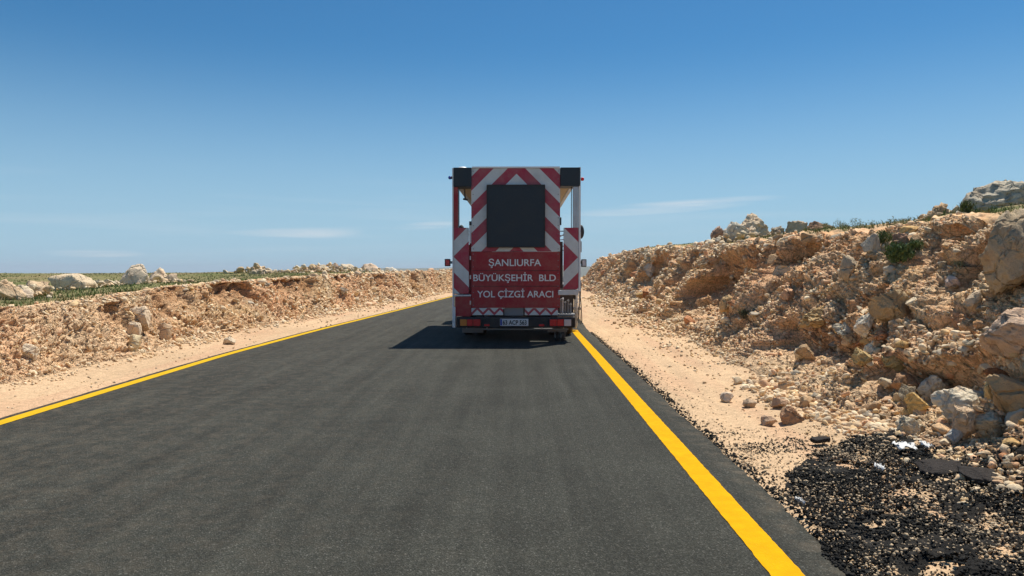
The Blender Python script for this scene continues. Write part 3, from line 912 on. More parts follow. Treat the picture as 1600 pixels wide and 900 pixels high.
cream, tanc, pink, grey, brown, ochre, rust, white = (0.62, 0.51, 0.36), (0.50, 0.36, 0.22), (0.60, 0.41, 0.29), (0.36, 0.32, 0.25), (0.33, 0.22, 0.13), (0.60, 0.41, 0.17), (0.33, 0.15, 0.07), (0.72, 0.64, 0.50)
BR = [  # box, colour, label, options
    ((1520, 276, 1655, 345), (0.46, 0.41, 0.32), 'huge rough grey beige boulder on the grass above the right bank, at the picture edge', dict(dist=10.0, rough=0.12, cuts=5, sub=5, boxy=0.0, keep=0.72, tilt=0.1, seed=212)),
    ((1440, 314, 1497, 340), tanc, 'low craggy tan boulder on the crest just left of the huge grey boulder', dict(dist=10.6, rough=0.24, cuts=12, seed=2)),
    ((1498, 318, 1526, 334), cream, 'small pale rock half hidden in grass beside the huge grey boulder', dict(dist=12.5, seed=3)),
    ((1150, 331, 1209, 376), (0.70, 0.55, 0.38), 'tallest cream boulder on the skyline of the right bank, with a dark chip', dict(dist=21, seed=4, rough=0.16, boxy=0.5, sub=5, cuts=12)),
    ((1132, 345, 1174, 375), (0.66, 0.60, 0.48), 'pale grey slab leaning on the left of the tallest cream boulder', dict(dist=20, seed=5, rough=0.14, boxy=0.2)),
    ((1112, 352, 1142, 376), (0.40, 0.27, 0.19), 'reddish ragged rock at the left end of the skyline boulder heap', dict(dist=21, seed=6, rough=0.22, boxy=0.1)),
    ((1204, 352, 1232, 368), grey, 'small grey rocks in grass right of the tallest cream boulder', dict(dist=21.5, seed=7, rough=0.25, boxy=0.1)),
    ((1229, 344, 1266, 366), (0.55, 0.42, 0.28), 'squat square cream block on the skyline grass', dict(dist=19, seed=8, boxy=0.7, rough=0.10)),
    ((1263, 344, 1308, 362), (0.30, 0.19, 0.12), 'low rounded brown boulder right of the squat cream block', dict(dist=18.5, seed=9, boxy=0.15, rough=0.08)),
    ((1556, 352, 1660, 470), (0.44, 0.35, 0.235), 'largest tan block jutting from the right bank at the picture edge', dict(seed=10, rough=0.10, boxy=0.75, sub=5, cuts=9, base=0.75, depth=0.8, keep=0.7)),
    ((1539, 487, 1650, 556), (0.58, 0.42, 0.30), 'wide pinkish boulder with a white weathered patch under the largest tan block', dict(seed=11, rough=0.10, boxy=0.5, sub=5, base=0.9)),
    ((1366, 454, 1431, 498), (0.40, 0.30, 0.18), 'five sided brown stone lodged midway up the right bank', dict(seed=12, rough=0.07, boxy=0.2, cuts=7, keep=0.5)),
    ((1553, 596, 1640, 654), (0.42, 0.29, 0.16), 'flat faced brown block right of the white slab near the bank foot', dict(seed=13, rough=0.07, boxy=0.75, base=0.9)),
    ((1466, 614, 1556, 662), white, 'large white slab lying on the rubble at the right bank foot', dict(seed=14, rough=0.13, boxy=0.35, depth=0.7)),
    ((1416, 621, 1449, 652), ochre, 'bright yellow ochre stone left of the large white slab', dict(seed=15, rough=0.07, boxy=0.3, cuts=7)),
    ((1397, 584, 1450, 612), (0.42, 0.25, 0.14), 'red brown tilted slab above the yellow ochre stone', dict(seed=16, rough=0.08, boxy=0.4, tilt=0.5)),
    ((1404, 604, 1432, 634), (0.38, 0.31, 0.21), 'shaded grey brown stone below the red brown tilted slab', dict(seed=17, rough=0.08, boxy=0.5)),
    ((1438, 590, 1481, 624), (0.58, 0.51, 0.40), 'pale grey stone right of the red brown tilted slab', dict(seed=18, rough=0.12, boxy=0.25)),
    ((1536, 592, 1566, 628), (0.62, 0.45, 0.22), 'light ochre stone between the white slab and the flat faced brown block', dict(seed=19, rough=0.08)),
    ((1543, 576, 1582, 598), rust, 'rust red crumbly rock in the shade above the light ochre stone', dict(seed=20, rough=0.22, boxy=0.0)),
    ((1493, 640, 1530, 692), (0.62, 0.46, 0.31), 'upright pinkish stone in front of the large white slab', dict(seed=21, rough=0.10, boxy=0.3, tilt=0.5)),
    ((1478, 668, 1502, 694), (0.50, 0.50, 0.47), 'bluish grey stone left of the upright pinkish stone', dict(seed=22, rough=0.08)),
    ((1524, 648, 1588, 680), cream, 'long cream stone right of the upright pinkish stone', dict(seed=23, rough=0.14, boxy=0.2)),
    ((1402, 652, 1450, 682), (0.62, 0.53, 0.38), 'knobbly cream stone under the yellow ochre stone, by the black heap', dict(seed=24, rough=0.18, boxy=0.1)),
    ((1217, 634, 1253, 661), (0.42, 0.26, 0.16), 'largest brown loose stone on the sandy right verge', dict(seed=25, rough=0.09, boxy=0.1, base=0.9, sink=0.08)),
    ((1187, 648, 1213, 664), (0.46, 0.32, 0.22), 'low brown stone left of the largest loose stone on the verge', dict(seed=26, rough=0.08, base=0.9, sink=0.1)),
    ((1206, 620, 1234, 636), (0.44, 0.29, 0.19), 'flat brown stone just behind the largest loose stone on the verge', dict(seed=27, rough=0.08, base=0.9, sink=0.1)),
    ((1125, 611, 1146, 627), (0.62, 0.50, 0.38), 'whitish leftmost loose stone on the right verge', dict(seed=28, rough=0.08, base=0.9, sink=0.1)),
    ((1161, 621, 1184, 635), (0.50, 0.38, 0.27), 'small tan stone between the whitish and the flat brown verge stones', dict(seed=29, rough=0.08, base=0.9, sink=0.1)),
    ((1313, 404, 1337, 440), (0.48, 0.38, 0.26), 'upright tan rock standing on the upper right bank with a dark shadow at its left', dict(seed=30, rough=0.10, boxy=0.6, base=0.9)),
    ((1348, 370, 1377, 398), (0.52, 0.46, 0.36), 'pale rock beside the upper green bush on the right bank', dict(seed=31, rough=0.10)),
    ((1393, 370, 1422, 396), (0.40, 0.24, 0.16), 'reddish block above the largest green bush on the right bank', dict(seed=32, rough=0.10, boxy=0.6)),
    ((1476, 430, 1500, 449), (0.62, 0.50, 0.42), 'rounded whitish stone alone left of the largest tan block', dict(seed=33, rough=0.06)),
    ((1508, 460, 1547, 490), (0.58, 0.45, 0.31), 'light stone directly below the left corner of the largest tan block', dict(seed=34, rough=0.12)),
    ((1310, 508, 1350, 540), (0.42, 0.37, 0.28), 'stack of grey slabs in the lower right bank', dict(seed=35, rough=0.16, boxy=0.5)),
    ((1338, 494, 1374, 530), (0.62, 0.56, 0.45), 'white rock leaning on the stack of grey slabs', dict(seed=36, rough=0.14)),
    ((1256, 482, 1312, 512), (0.55, 0.38, 0.19), 'yellow crumbling outcrop in the middle of the right bank', dict(seed=37, rough=0.25, boxy=0.3)),
    ((1124, 466, 1146, 490), (0.55, 0.38, 0.20), 'orange block at the near end of the deep shaded hollow', dict(seed=38, rough=0.10, boxy=0.6)),
    ((1060, 438, 1084, 460), (0.45, 0.34, 0.24), 'tan block at the foot of the shaded hollow', dict(seed=39, rough=0.10, boxy=0.4)),
    ((1006, 408, 1034, 432), (0.58, 0.50, 0.40), 'whitish rock on the far part of the right bank', dict(seed=40, rough=0.15, boxy=0.3)),
    ((1216, 452, 1240, 470), (0.58, 0.36, 0.22), 'orange stone alone in fine grey scree', dict(seed=41, rough=0.08)),
    ((1330, 548, 1366, 574), (0.50, 0.36, 0.17), 'ochre ledge rock over the shaded undercut at the bank foot', dict(seed=42, rough=0.15, boxy=0.6)),
    ((1378, 548, 1430, 580), (0.46, 0.36, 0.18), 'broad yellowish ledge rock above the red brown tilted slab', dict(seed=43, rough=0.12, boxy=0.6)),
    ((1240, 540, 1272, 562), (0.42, 0.30, 0.18), 'brown ledge rock left of the ochre ledge over the undercut', dict(seed=44, rough=0.12, boxy=0.6)),
]
for k, (box, colr, label, kw) in enumerate(BR):
    kw.setdefault('seed', 60 + k)
    boulder(box, 1, colr, label, **kw)
BL = [
    ((77, 427, 142, 457), (0.72, 0.58, 0.40), 'wide flat topped cream boulder on the left skyline', dict(dist=17, seed=101, rough=0.05, boxy=0.55, cuts=6, keep=0.75, tilt=0.05)),
    ((183, 412, 229, 447), (0.70, 0.57, 0.42), 'pointed white boulder on the left skyline', dict(dist=20, seed=102, rough=0.09, boxy=0.0, cuts=9)),
    ((224, 418, 262, 443), (0.66, 0.53, 0.38), 'pale blocky boulder right of the pointed white boulder', dict(dist=20.5, seed=103, rough=0.14, boxy=0.5)),
    ((254, 427, 276, 441), (0.50, 0.40, 0.29), 'small ragged rocks at the right end of the left boulder heap', dict(dist=20.5, seed=104, rough=0.22)),
    ((-20, 436, 32, 478), (0.62, 0.46, 0.30), 'broad tan rock cut by the left picture edge above the bank', dict(dist=13.2, seed=105, rough=0.12, boxy=0.2)),
    ((30, 438, 72, 466), (0.64, 0.48, 0.31), 'tan rounded rock left of the flat topped cream boulder', dict(dist=14.6, seed=106, rough=0.12)),
    ((28, 452, 52, 468), (0.62, 0.50, 0.38), 'small pale stone in front of the tan rounded rock', dict(dist=13.6, seed=107, rough=0.12)),
    ((140, 436, 188, 453), (0.60, 0.52, 0.38), 'low heap rock between the flat topped and the pointed boulders', dict(dist=18.5, seed=108, rough=0.25)),
    ((384, 420, 412, 440), (0.46, 0.38, 0.28), 'dark speckled rock at the left end of the long rubble ridge', dict(dist=28, seed=109, rough=0.22)),
    ((400, 419, 426, 432), (0.62, 0.50, 0.34), 'tan rock second from the left on the long rubble ridge', dict(dist=29, seed=110, rough=0.2)),
    ((466, 418, 492, 432), (0.58, 0.44, 0.30), 'rough rock in the middle of the long rubble ridge', dict(dist=33, seed=111, rough=0.2)),
    ((486, 415, 512, 432), (0.60, 0.46, 0.34), 'pinkish rock left of the knob on the long rubble ridge', dict(dist=34, seed=112, rough=0.2)),
    ((510, 410, 530, 430), (0.48, 0.36, 0.27), 'dark knob sticking up from the long rubble ridge', dict(dist=36, seed=113, rough=0.2)),
    ((530, 412, 560, 428), (0.66, 0.55, 0.40), 'cream rounded heap right of the knob', dict(dist=38, seed=114, rough=0.1)),
    ((560, 411, 594, 427), (0.64, 0.48, 0.34), 'smooth peaked cream heap at the right end of the rubble ridge', dict(dist=41, seed=115, rough=0.08, boxy=0.0)),
    ((600, 417, 624, 427), (0.62, 0.55, 0.44), 'last small white rock of the left skyline before the truck', dict(dist=46, seed=116, rough=0.15)),
    ((199, 526, 223, 547), (0.66, 0.54, 0.34), 'pale yellow block at the foot of the left bank', dict(sink=0.4, seed=117, rough=0.06, boxy=0.4)),
    ((200, 504, 222, 523), (0.64, 0.52, 0.38), 'white angular stone just above the pale yellow block', dict(sink=0.4, seed=119, rough=0.08, boxy=0.4)),
    ((205, 480, 238, 505), (0.60, 0.47, 0.33), 'square pale ledge block high in the left bank', dict(sink=0.4, seed=120, rough=0.08, boxy=0.8)),
    ((248, 508, 270, 528), (0.58, 0.42, 0.27), 'orange tan block at the left bank foot right of the white angular stone', dict(sink=0.4, seed=121, rough=0.08, boxy=0.5)),
    ((345, 523, 366, 536), (0.60, 0.50, 0.37), 'lone pale stone on the left verge', dict(seed=122, rough=0.12, base=0.9)),
    ((30, 536, 56, 556), (0.66, 0.55, 0.40), 'whitish boulder at the near left bank foot', dict(sink=0.4, seed=123, rough=0.15)),
]
for k, (box, colr, label, kw) in enumerate(BL):
    boulder(box, -1, colr, label, sub=kw.pop('sub', 3), **kw)

# grouped stones: individuals that nothing tells apart
STONE_MESH = []
for k in range(16):
    V, Fc = rock_shape(900 + k, 3, 13, 0.05, 0.35, 0.40)
    V = V / (V.max(0) - V.min(0))
    V = V * np.array([1.0, 0.8, 0.68])
    V[:, 2] -= V[:, 2].min() + 0.15
    me = np_mesh('stone', V, Fc, np.ones((len(V), 3)))
    me.materials.append(M_ROCK)
    STONE_MESH.append(me)
def colour_word(c):
    r, g, b = c
    if r < 0.30: return 'dark brown'
    if g / r < 0.62: return 'reddish'
    if b / r < 0.42: return 'ochre'
    if r > 0.60: return 'pale cream'
    if b / r > 0.62: return 'greyish'
    return 'tan'
def beside(p):
    px, py, d = project(np.array([p]))
    px, py = px[0], py[0]
    if not (0 < px < 1600 and 0 < py < 900): return None
    best = min(NEAR, key=lambda q: (q[0] - px) ** 2 + (q[1] - py) ** 2)
    dx, dy = px - best[0], py - best[1]
    if math.hypot(dx, dy) > 110: return None
    if math.hypot(dx, dy) < 28: how = 'touching'
    elif abs(dx) > abs(dy): how = 'right of' if dx > 0 else 'left of'
    else: how = 'below' if dy > 0 else 'above'
    if math.hypot(dx, dy) > 65: how = 'some way ' + how
    return how + ' the ' + best[2]
def stones(n, P, nv, nb, y0, y1, v0, v1, s0, s1, label, group, seed, red=0.15, tone=1.0):
    rg = np.random.RandomState(seed)
    fr = rg.uniform(row_of(y0), row_of(y1), n)
    vv = rg.uniform(v0, v1, n)
    fc = np.where(vv < 0, nv * (1 + vv), nv + nb * vv)
    p = sample_grid(P, fr, fc)
    rc = rock_colors(rg.uniform(0, 1, (n, 3)), red=red)
    for k in range(n):
        o = bpy.data.objects.new('stone', STONE_MESH[rg.randint(16)])
        COL.objects.link(o)
        s = s0 + (s1 - s0) * rg.uniform() ** 2
        s *= np.clip(p[k][1] / 8, 0.8, 3)
        o.scale = (s, s * rg.uniform(0.8, 1.2), s * rg.uniform(0.7, 1.1))
        o.rotation_euler = (rg.normal(0, 0.3), rg.normal(0, 0.3), rg.uniform(0, 6.28))
        o.location = p[k]
        o.color = (*(rc[k] * tone), 1)
        bs = beside(p[k])
        sw = 'small ' if s < s0 * np.clip(p[k][1] / 8, 0.8, 3) * 1.25 else ('larger ' if s > (s0 + s1) / 2 * np.clip(p[k][1] / 8, 0.8, 3) else '')
        lb = (sw + colour_word(rc[k] * tone) + ' stone ' + bs) if bs else label
        if bs and lb in USED:
            for ad_ in ('flat', 'blocky', 'rough', 'upright'):
                ok_ = {'flat': o.scale[2] < o.scale[0] * 0.8, 'blocky': o.scale[2] > o.scale[0] * 0.92, 'rough': True, 'upright': o.scale[2] > o.scale[0] * 1.02}[ad_]
                if ok_ and ad_ + ' ' + lb not in USED:
                    lb = ad_ + ' ' + lb; break
        if bs: USED.add(lb)
        tag(o, lb, 'stone', group)
stones(90, PR, nvR, nbR, 4.6, 9.5, -0.06, 0.35, 0.09, 0.24, 'angular pale stone in the rubble along the near foot of the right bank', 'stones at the near foot of the right bank', 11, 0.06, 1.1)
stones(70, PR, nvR, nbR, 6, 14, 0.30, 0.95, 0.08, 0.21, 'tan stone sticking out of the near right bank slope', 'stones on the near right bank slope', 12)
stones(40, PR, nvR, nbR, 14, 48, 0.02, 0.95, 0.09, 0.18, 'stone sticking out of the far right bank slope', 'stones on the far right bank', 13)
stones(24, PL, nvL, nbL, 8, 45, 0.0, 1.0, 0.08, 0.17, 'pale stone sticking out of the low left bank', 'stones in the left bank', 14, 0.08, 1.1)

# ------------------------------------------------------------------ spilled asphalt heap on the right verge
def grid_z(P, nv, nb, X, Y):
    """surface height of the near terrain by nearest vertex in its row"""
    r = np.clip(np.round(row_of(Y)).astype(int), 0, NR - 1)
    out = np.zeros(len(X))
    for k in range(len(X)):
        row = P[r[k], :nv + nb]
        j = np.argmin(np.abs(row[:, 0] - X[k]))
        out[k] = row[j, 2]
    return out

def inpoly(x, y, poly):
    c = np.zeros(len(x), bool)
    j = len(poly) - 1
    for i in range(len(poly)):
        xi, yi = poly[i]; xj, yj = poly[j]
        cond = ((yi > y) != (yj > y)) & (x < (xj - xi) * (y - yi) / (yj - yi + 1e-12) + xi)
        c ^= cond
        j = i
    return c
def gp(x, y):                     # a point of the flat ground seen at a pixel
    d = CAMH * F / (y - 425.0)
    return ((x - 812) * d / F, d)
HEAP = [gp(*q) for q in [(1238, 742), (1290, 706), (1330, 690), (1395, 690), (1478, 722), (1600, 748), (1800, 800), (1800, 1100), (1300, 1100), (1305, 880), (1262, 820), (1222, 775)]]
HOLES = [[gp(*q) for q in [(1330, 812), (1410, 795), (1425, 815), (1380, 850), (1375, 872), (1345, 850)]],
         [gp(*q) for q in [(1400, 892), (1480, 876), (1520, 900), (1500, 960), (1400, 960)]]]
rg = np.random.RandomState(77)
def heap_mask(x, y, soft=0.10):
    P3 = np.stack([x, y, x * 0], 1)
    wx = x + 0.10 * fbm(P3, 0.35, 3, 91); wy = y + 0.16 * fbm(P3, 0.35, 3, 92)
    m = inpoly(wx, wy, HEAP)
    for h in HOLES: m &= ~(inpoly(wx, wy, h) & (vnoise(P3, 0.05, 96) < 0.62))
    return m
# low mound sheet
gx = np.linspace(1.45, 3.7, 150); gy = np.linspace(1.6, 6.0, 280)
GX, GY = np.meshgrid(gx, gy)
fx, fy = GX.ravel(), GY.ravel()
mk = heap_mask(fx, fy).astype(float).reshape(GX.shape)
soft = mk.copy()
Q3h = np.stack([fx, fy, fx * 0], 1)
for _ in range(40):
    soft[1:-1, 1:-1] = (soft[:-2, 1:-1] + soft[2:, 1:-1] + soft[1:-1, :-2] + soft[1:-1, 2:] + soft[1:-1, 1:-1]) / 5
zz = grid_z(PR, nvR, nbR, fx, fy).reshape(GX.shape)
Q3 = np.stack([fx, fy, fx * 0], 1)
f1, f2, dd, rr = voronoi(Q3, 0.07, 95)
relief = (0.010 + 0.050 * (fbm(Q3, 0.42, 5, 93) + 0.25) + 0.022 * (rr[:, 0] - 0.5) - 0.010 * (1 - sstep(f2 - f1, 0, 0.2))).reshape(GX.shape)
ZZ = zz + np.clip(relief, 0.0, 1) * np.clip(soft * 1.6 - 0.35, -0.4, 1) - (soft < 0.12) * 0.08
frg = fbm(Q3h, 0.16, 4, 98).reshape(GX.shape)
soft = soft * np.clip(0.80 + 2.2 * frg, 0.0, 1.0)
keepf = (soft[:-1, :-1] > 0.30)
i = np.arange(GX.size).reshape(GX.shape)
Fc = np.stack([i[:-1, :-1], i[:-1, 1:], i[1:, 1:], i[1:, :-1]], 2)[keepf]
V = np.stack([fx, fy, ZZ.ravel()], 1)
tone = (0.75 + 0.6 * rr[:, 1:2])
C = np.array([0.026, 0.024, 0.021]) * tone * (0.7 + 0.9 * vnoise(Q3, 0.3, 97)[:, None])
o = link('asphalt_spoil', np_mesh('asphalt_spoil', V, Fc, C), M_TAR)
tag(o, 'heap of loose black asphalt spread over the near right verge', 'asphalt heap', kind='stuff')

def crumbs(n, region, s0, s1, seed, base_col, name, label, near=None, zoff=0.0, darkvar=0.5, thin=None, sub=1):
    rg = np.random.RandomState(seed)
    x0, x1, y0, y1 = region
    x = rg.uniform(x0, x1, n); y = rg.uniform(y0, y1, n)
    m = near(x, y, rg)
    x, y = x[m], y[m]
    z = grid_z(PR, nvR, nbR, x, y) + zoff * heap_mask(x, y)
    n = len(x)
    s = s0 + (s1 - s0) * rg.uniform(0, 1, n) ** 2.5
    c = np.array(base_col)[None] * (1 - darkvar / 2 + darkvar * rg.uniform(0, 1, (n, 1)))
    V, Fc, Cc = scatter_mesh(np.stack([x, y, z], 1), s, c, seed, sub, flat=0.7, sink=0.2)
    o = link(name, np_mesh(name, V, Fc, Cc), M_TAR if base_col[0] < 0.2 else M_STONE)
    tag(o, label, 'gravel', kind='stuff')
crumbs(80000, (1.45, 3.6, 2.2, 5.9), 0.003, 0.024, 21, (0.034, 0.033, 0.030), 'asphalt_crumbs', 'black asphalt crumbs over the heap', lambda x, y, rg: heap_mask(x, y) & (rg.uniform(0, 1, len(x)) < np.clip(0.50 + 2.0 * fbm(np.stack([x, y, x * 0], 1), 0.30, 4, 6), 0.10, 1)), zoff=0.03)
def ring(x, y, rg):
    m = ~heap_mask(x, y)
    P3 = np.stack([x, y, x * 0], 1)
    d = np.hypot((x - 2.3) / 1.15, (y - 4.0) / 1.9)
    return m & (rg.uniform(0, 1, len(x)) < np.clip(1.15 - d + 2.2 * fbm(P3, 0.30, 4, 5), 0.0, 0.9))
crumbs(40000, (1.5, 3.4, 2.0, 6.3), 0.003, 0.017, 22, (0.036, 0.034, 0.030), 'asphalt_crumbs', 'loose black crumbs scattered on sand round the heap', ring)
def pale(x, y, rg):
    P3 = np.stack([x, y, x * 0], 1)
    return rg.uniform(0, 1, len(x)) < np.clip(0.30 + 0.9 * fbm(P3, 0.4, 3, 9) , 0.03, 1)
crumbs(24000, (1.5, 3.6, 2.2, 6.4), 0.005, 0.020, 23, (0.50, 0.385, 0.25), 'grit', 'pale grit mixed into the black asphalt heap', pale, zoff=0.045, darkvar=0.4)
def edge_r(x, y, rg):
    e = np.interp(y, rows, EDGE_R)
    return np.abs(x - e - 0.03) < np.abs(rg.normal(0, 0.045, len(x)))
crumbs(26000, (1.45, 2.0, 2.5, 17), 0.008, 0.028, 24, (0.04, 0.038, 0.034), 'asphalt_crumbs', 'ragged crumbs along the right asphalt edge', edge_r)
def band_r(x, y, rg):
    e = np.interp(y, rows, EDGE_R)
    P3 = np.stack([x, y, x * 0], 1)
    return (x > e) & (x - e < np.abs(rg.normal(0, 0.30, len(x))) + 0.02) & (rg.uniform(0, 1, len(x)) < np.clip(0.6 + fbm(P3, 0.5, 3, 19), 0, 1))
crumbs(9000, (1.45, 2.6, 3.2, 16), 0.008, 0.026, 25, (0.60, 0.45, 0.28), 'grit', 'pale grit beside the right asphalt edge', band_r, darkvar=0.5)

# broken slabs of old asphalt in the heap
def slab(px, py, w_, l_, h_, rz, label, seed):
    X, Y = gp(px, py)
    V, Fc = rock_shape(seed, 4, 6, 0.10, 0.75, 0.7)
    V = V / (V.max(0) - V.min(0)) * np.array([w_, l_, h_])
    C = np.tile(np.array([[0.050, 0.043, 0.038]]), (len(V), 1))
    o = link('asphalt_slab', np_mesh('asphalt_slab', V, Fc, C), M_TAR)
    z = grid_z(PR, nvR, nbR, np.array([X]), np.array([Y]))[0]
    o.location = (X, Y, z + 0.045); o.rotation_euler = (0.10, -0.08, rz)
    tag(o, label, 'asphalt slab')
slab(1470, 752, 0.34, 0.26, 0.05, 0.4, 'broad flat slab of old asphalt on the black heap', 301)
slab(1530, 770, 0.28, 0.22, 0.06, 1.2, 'tilted asphalt slab right of the broad flat one', 302)
slab(1560, 735, 0.20, 0.18, 0.05, 2.0, 'asphalt slab at the back of the black heap by the pale stones', 303)
slab(1283, 694, 0.16, 0.10, 0.04, 0.2, 'small dark asphalt lump on the sand beside the black heap', 304)

M_WHITE = new_mat('white_plastic', (0.66, 0.66, 0.64), 0.6)
def scrap(px, py, w_, l_, label, seed):
    X, Y = gp(px, py)
    rg = np.random.RandomState(seed)
    nx, ny = 12, 8
    V = []
    for a in range(ny):
        for b in range(nx):
            u, v = b / (nx - 1) - .5, a / (ny - 1) - .5
            rad = 1 - 0.35 * rg.uniform() * (abs(u) > .4 or abs(v) > .36)
            V.append((u * w_ * rad, v * l_ * rad + 0.02 * math.sin(u * 9 + seed), 0.012 * math.sin(u * 23 + seed) * math.cos(v * 14) + 0.006 * rg.normal()))
    Fc = [(a * nx + b, a * nx + b + 1, (a + 1) * nx + b + 1, (a + 1) * nx + b) for a in range(ny - 1) for b in range(nx - 1)]
    o = link('plastic_scrap', np_mesh('plastic_scrap', V, Fc, None, True), M_WHITE)
    s = o.modifiers.new('solid', 'SOLIDIFY'); s.thickness = 0.003
    z = grid_z(PR, nvR, nbR, np.array([X]), np.array([Y]))[0]
    o.location = (X, Y, z + 0.085); o.rotation_euler = (0.15, 0.05, rg.uniform(-0.4, 0.4))
    tag(o, label, 'litter')
scrap(1413, 723, 0.15, 0.11, 'largest white plastic scrap on the black asphalt heap', 1)
scrap(1446, 724, 0.06, 0.08, 'narrow white scrap right of the largest plastic scrap', 2)
scrap(1374, 752, 0.06, 0.06, 'crumpled white scrap in front of the largest plastic scrap', 3)
scrap(1251, 802, 0.035, 0.035, 'small white scrap on the edge of the asphalt nearest the line', 4)

# ------------------------------------------------------------------ grass and plants
def blades(pos, h, wdt, seed, col, lean=0.35):
    rg = np.random.RandomState(seed)
    n = len(pos)
    a = rg.uniform(0, 2 * np.pi, n)
    side = np.stack([np.cos(a), np.sin(a), a * 0], 1) * wdt[:, None] / 2
    ln = rg.normal(0, lean, (n, 2)) * h[:, None]
    mid = pos + np.concatenate([ln * 0.35, (h * 0.6)[:, None]], 1)
    top = pos + np.concatenate([ln, h[:, None]], 1)
    V = np.stack([pos - side, pos + side, mid + side * 0.7, mid - side * 0.7, top], 1).reshape(-1, 3)
    b = np.arange(n)[:, None] * 5
    F1 = b + np.array([[0, 1, 2]]); F2 = b + np.array([[0, 2, 3]]); F3 = b + np.array([[3, 2, 4]])
    return V, np.concatenate([F1, F2, F3]), np.repeat(col, 5, 0)

def grass(P, nv, nb, npl, n, y0, y1, sgn, seed, label, hh=(0.03, 0.09), dmax=14):
    rg = np.random.RandomState(seed)
    y = np.exp(rg.uniform(math.log(y0), math.log(y1), n))
    dd = 0.25 + dmax * rg.uniform(0, 1, n) ** 1.6
    fr = row_of(y)
    cpx = np.concatenate([[0], np.exp(np.linspace(math.log(0.06), math.log(6500), npl - 1))])
    fc = nv + nb + np.interp(dd, cpx, np.arange(npl))
    p = sample_grid(P, fr, fc)
    keep = rg.uniform(0, 1, n) < np.clip(0.5 + 1.4 * fbm(p, 1.3, 3, seed) + 0.25 * (dd > 1), 0.02, 1)
    p = p[keep]; n = len(p)
    p[:, 2] -= 0.02
    h = rg.uniform(hh[0], hh[1], n) * (0.6 + 0.8 * rg.uniform(0, 1, n)) * np.clip(1.25 - p[:, 1] / 55, 0.35, 1)
    wd = 0.006 + 0.0009 * p[:, 1]
    c = np.array([0.10, 0.15, 0.04])[None] * (0.6 + 0.8 * rg.uniform(0, 1, (n, 1)))
    dry = rg.uniform(0, 1, (n, 1)) < 0.22
    c = np.where(dry, np.array([0.30, 0.24, 0.11]), c)
    V, Fc, C = blades(p, h, wd, seed, c)
    o = link('grass', np_mesh('grass', V, Fc, C), M_LEAF)
    tag(o, label, 'grass', kind='stuff')
grass(PR, nvR, nbR, npR, 70000, 6, 60, 1, 41, 'sparse green grass on the ground above the right bank')
grass(PL, nvL, nbL, npL, 80000, 8, 70, -1, 42, 'green grass on the flat ground above the left bank', (0.03, 0.09), 18)

def bush(px, py, size_px, side, label, seed, n=420, dist=None, col=(0.11, 0.16, 0.055)):
    p, d = at_px(px, py, side)
    s = size_px * d / F
    rg = np.random.RandomState(seed)
    q = rg.normal(0, 1, (n, 3)); q /= np.linalg.norm(q, axis=1, keepdims=True)
    q *= rg.uniform(0.3, 1, (n, 1)) * (0.75 + 0.5 * vnoise(q + seed, 0.5, seed)[:, None])
    q = q * np.array([s * 0.55, s * 0.45, s * 0.42]); q[:, 2] += s * 0.28
    V, Fc, C = blades(q, rg.uniform(0.10, 0.22, n) * s, np.full(n, 0.055 * s), seed, np.array(col)[None] * (0.6 + 0.9 * rg.uniform(0, 1, (n, 1))), lean=0.9)
    root = bpy.data.objects.new('bush', None); COL.objects.link(root)
    root.location = p
    fo = link('foliage', np_mesh('foliage', V, Fc, C), M_LEAF, root)
    # woody stems
    V2, F2, C2 = [], [], []
    m = 14
    a = rg.uniform(0, 6.28, m)
    base = np.zeros((m, 3)); base[:, 2] = -0.03
    hgt = s * rg.uniform(0.4, 0.65, m)
    V2, F2, C2 = blades(base, hgt, np.full(m, 0.03 * s), seed + 5, np.tile([[0.16, 0.11, 0.07]], (m, 1)), lean=0.5)
    link('stem', np_mesh('stem', V2, F2, C2), M_LEAF, root)
    tag(root, label, 'bush')
bush(1403, 412, 40, 1, 'largest dark green bush on the upper slope of the right bank', 51, 900)
bush(1428, 388, 22, 1, 'small green bush up and right of the largest bush', 52, 420)
bush(1378, 382, 26, 1, 'upper green bush beside a pale rock on the right bank', 53, 420)
bush(1160, 495, 18, 1, 'tiny grey green tuft low on the right bank scree', 54, 260, col=(0.09, 0.10, 0.05))
bush(1512, 326, 26, 1, 'green weeds at the left side of the huge grey boulder', 55, 420, col=(0.07, 0.10, 0.03))

def weed(px, dist, hpx, side, seed, label, group):
    pxs, pys, dd, Q = VIEW[side]
    m = (np.abs(pxs - px) < 6) & (np.abs(dd - dist) < 0.06 * dist)
    if not m.any(): return
    i = np.where(m)[0][0]
    p, d = Q[i], dd[i]
    rg = np.random.RandomState(seed)
    ht = hpx * d / F
    k = 7
    base = np.zeros((k, 3)); base[:, :2] = rg.normal(0, 0.03, (k, 2)); base[:, 2] = -0.03
    V, Fc, C = blades(base, ht * rg.uniform(0.6, 1.0, k), np.full(k, 0.006), seed, np.tile([[0.26, 0.25, 0.13]], (k, 1)), lean=0.22)
    tops = V.reshape(-1, 5, 3)[:, 4]
    hp = np.repeat(tops, 9, 0) + rg.normal(0, 0.022, (k * 9, 3))
    V2, F2, C2 = blades(hp, np.full(len(hp), 0.022), np.full(len(hp), 0.010), seed + 1, np.tile([[0.24, 0.25, 0.13]], (len(hp), 1)), lean=0.8)
    root = bpy.data.objects.new('wild_plant', None); COL.objects.link(root); root.location = p
    link('stem', np_mesh('stem', V, Fc, C), M_LEAF, root)
    tag(link('seed_head', np_mesh('seed_head', V2, F2, C2), M_LEAF, root), kind='stuff')
    tag(root, label, 'wild plant', group)
rg = np.random.RandomState(5)
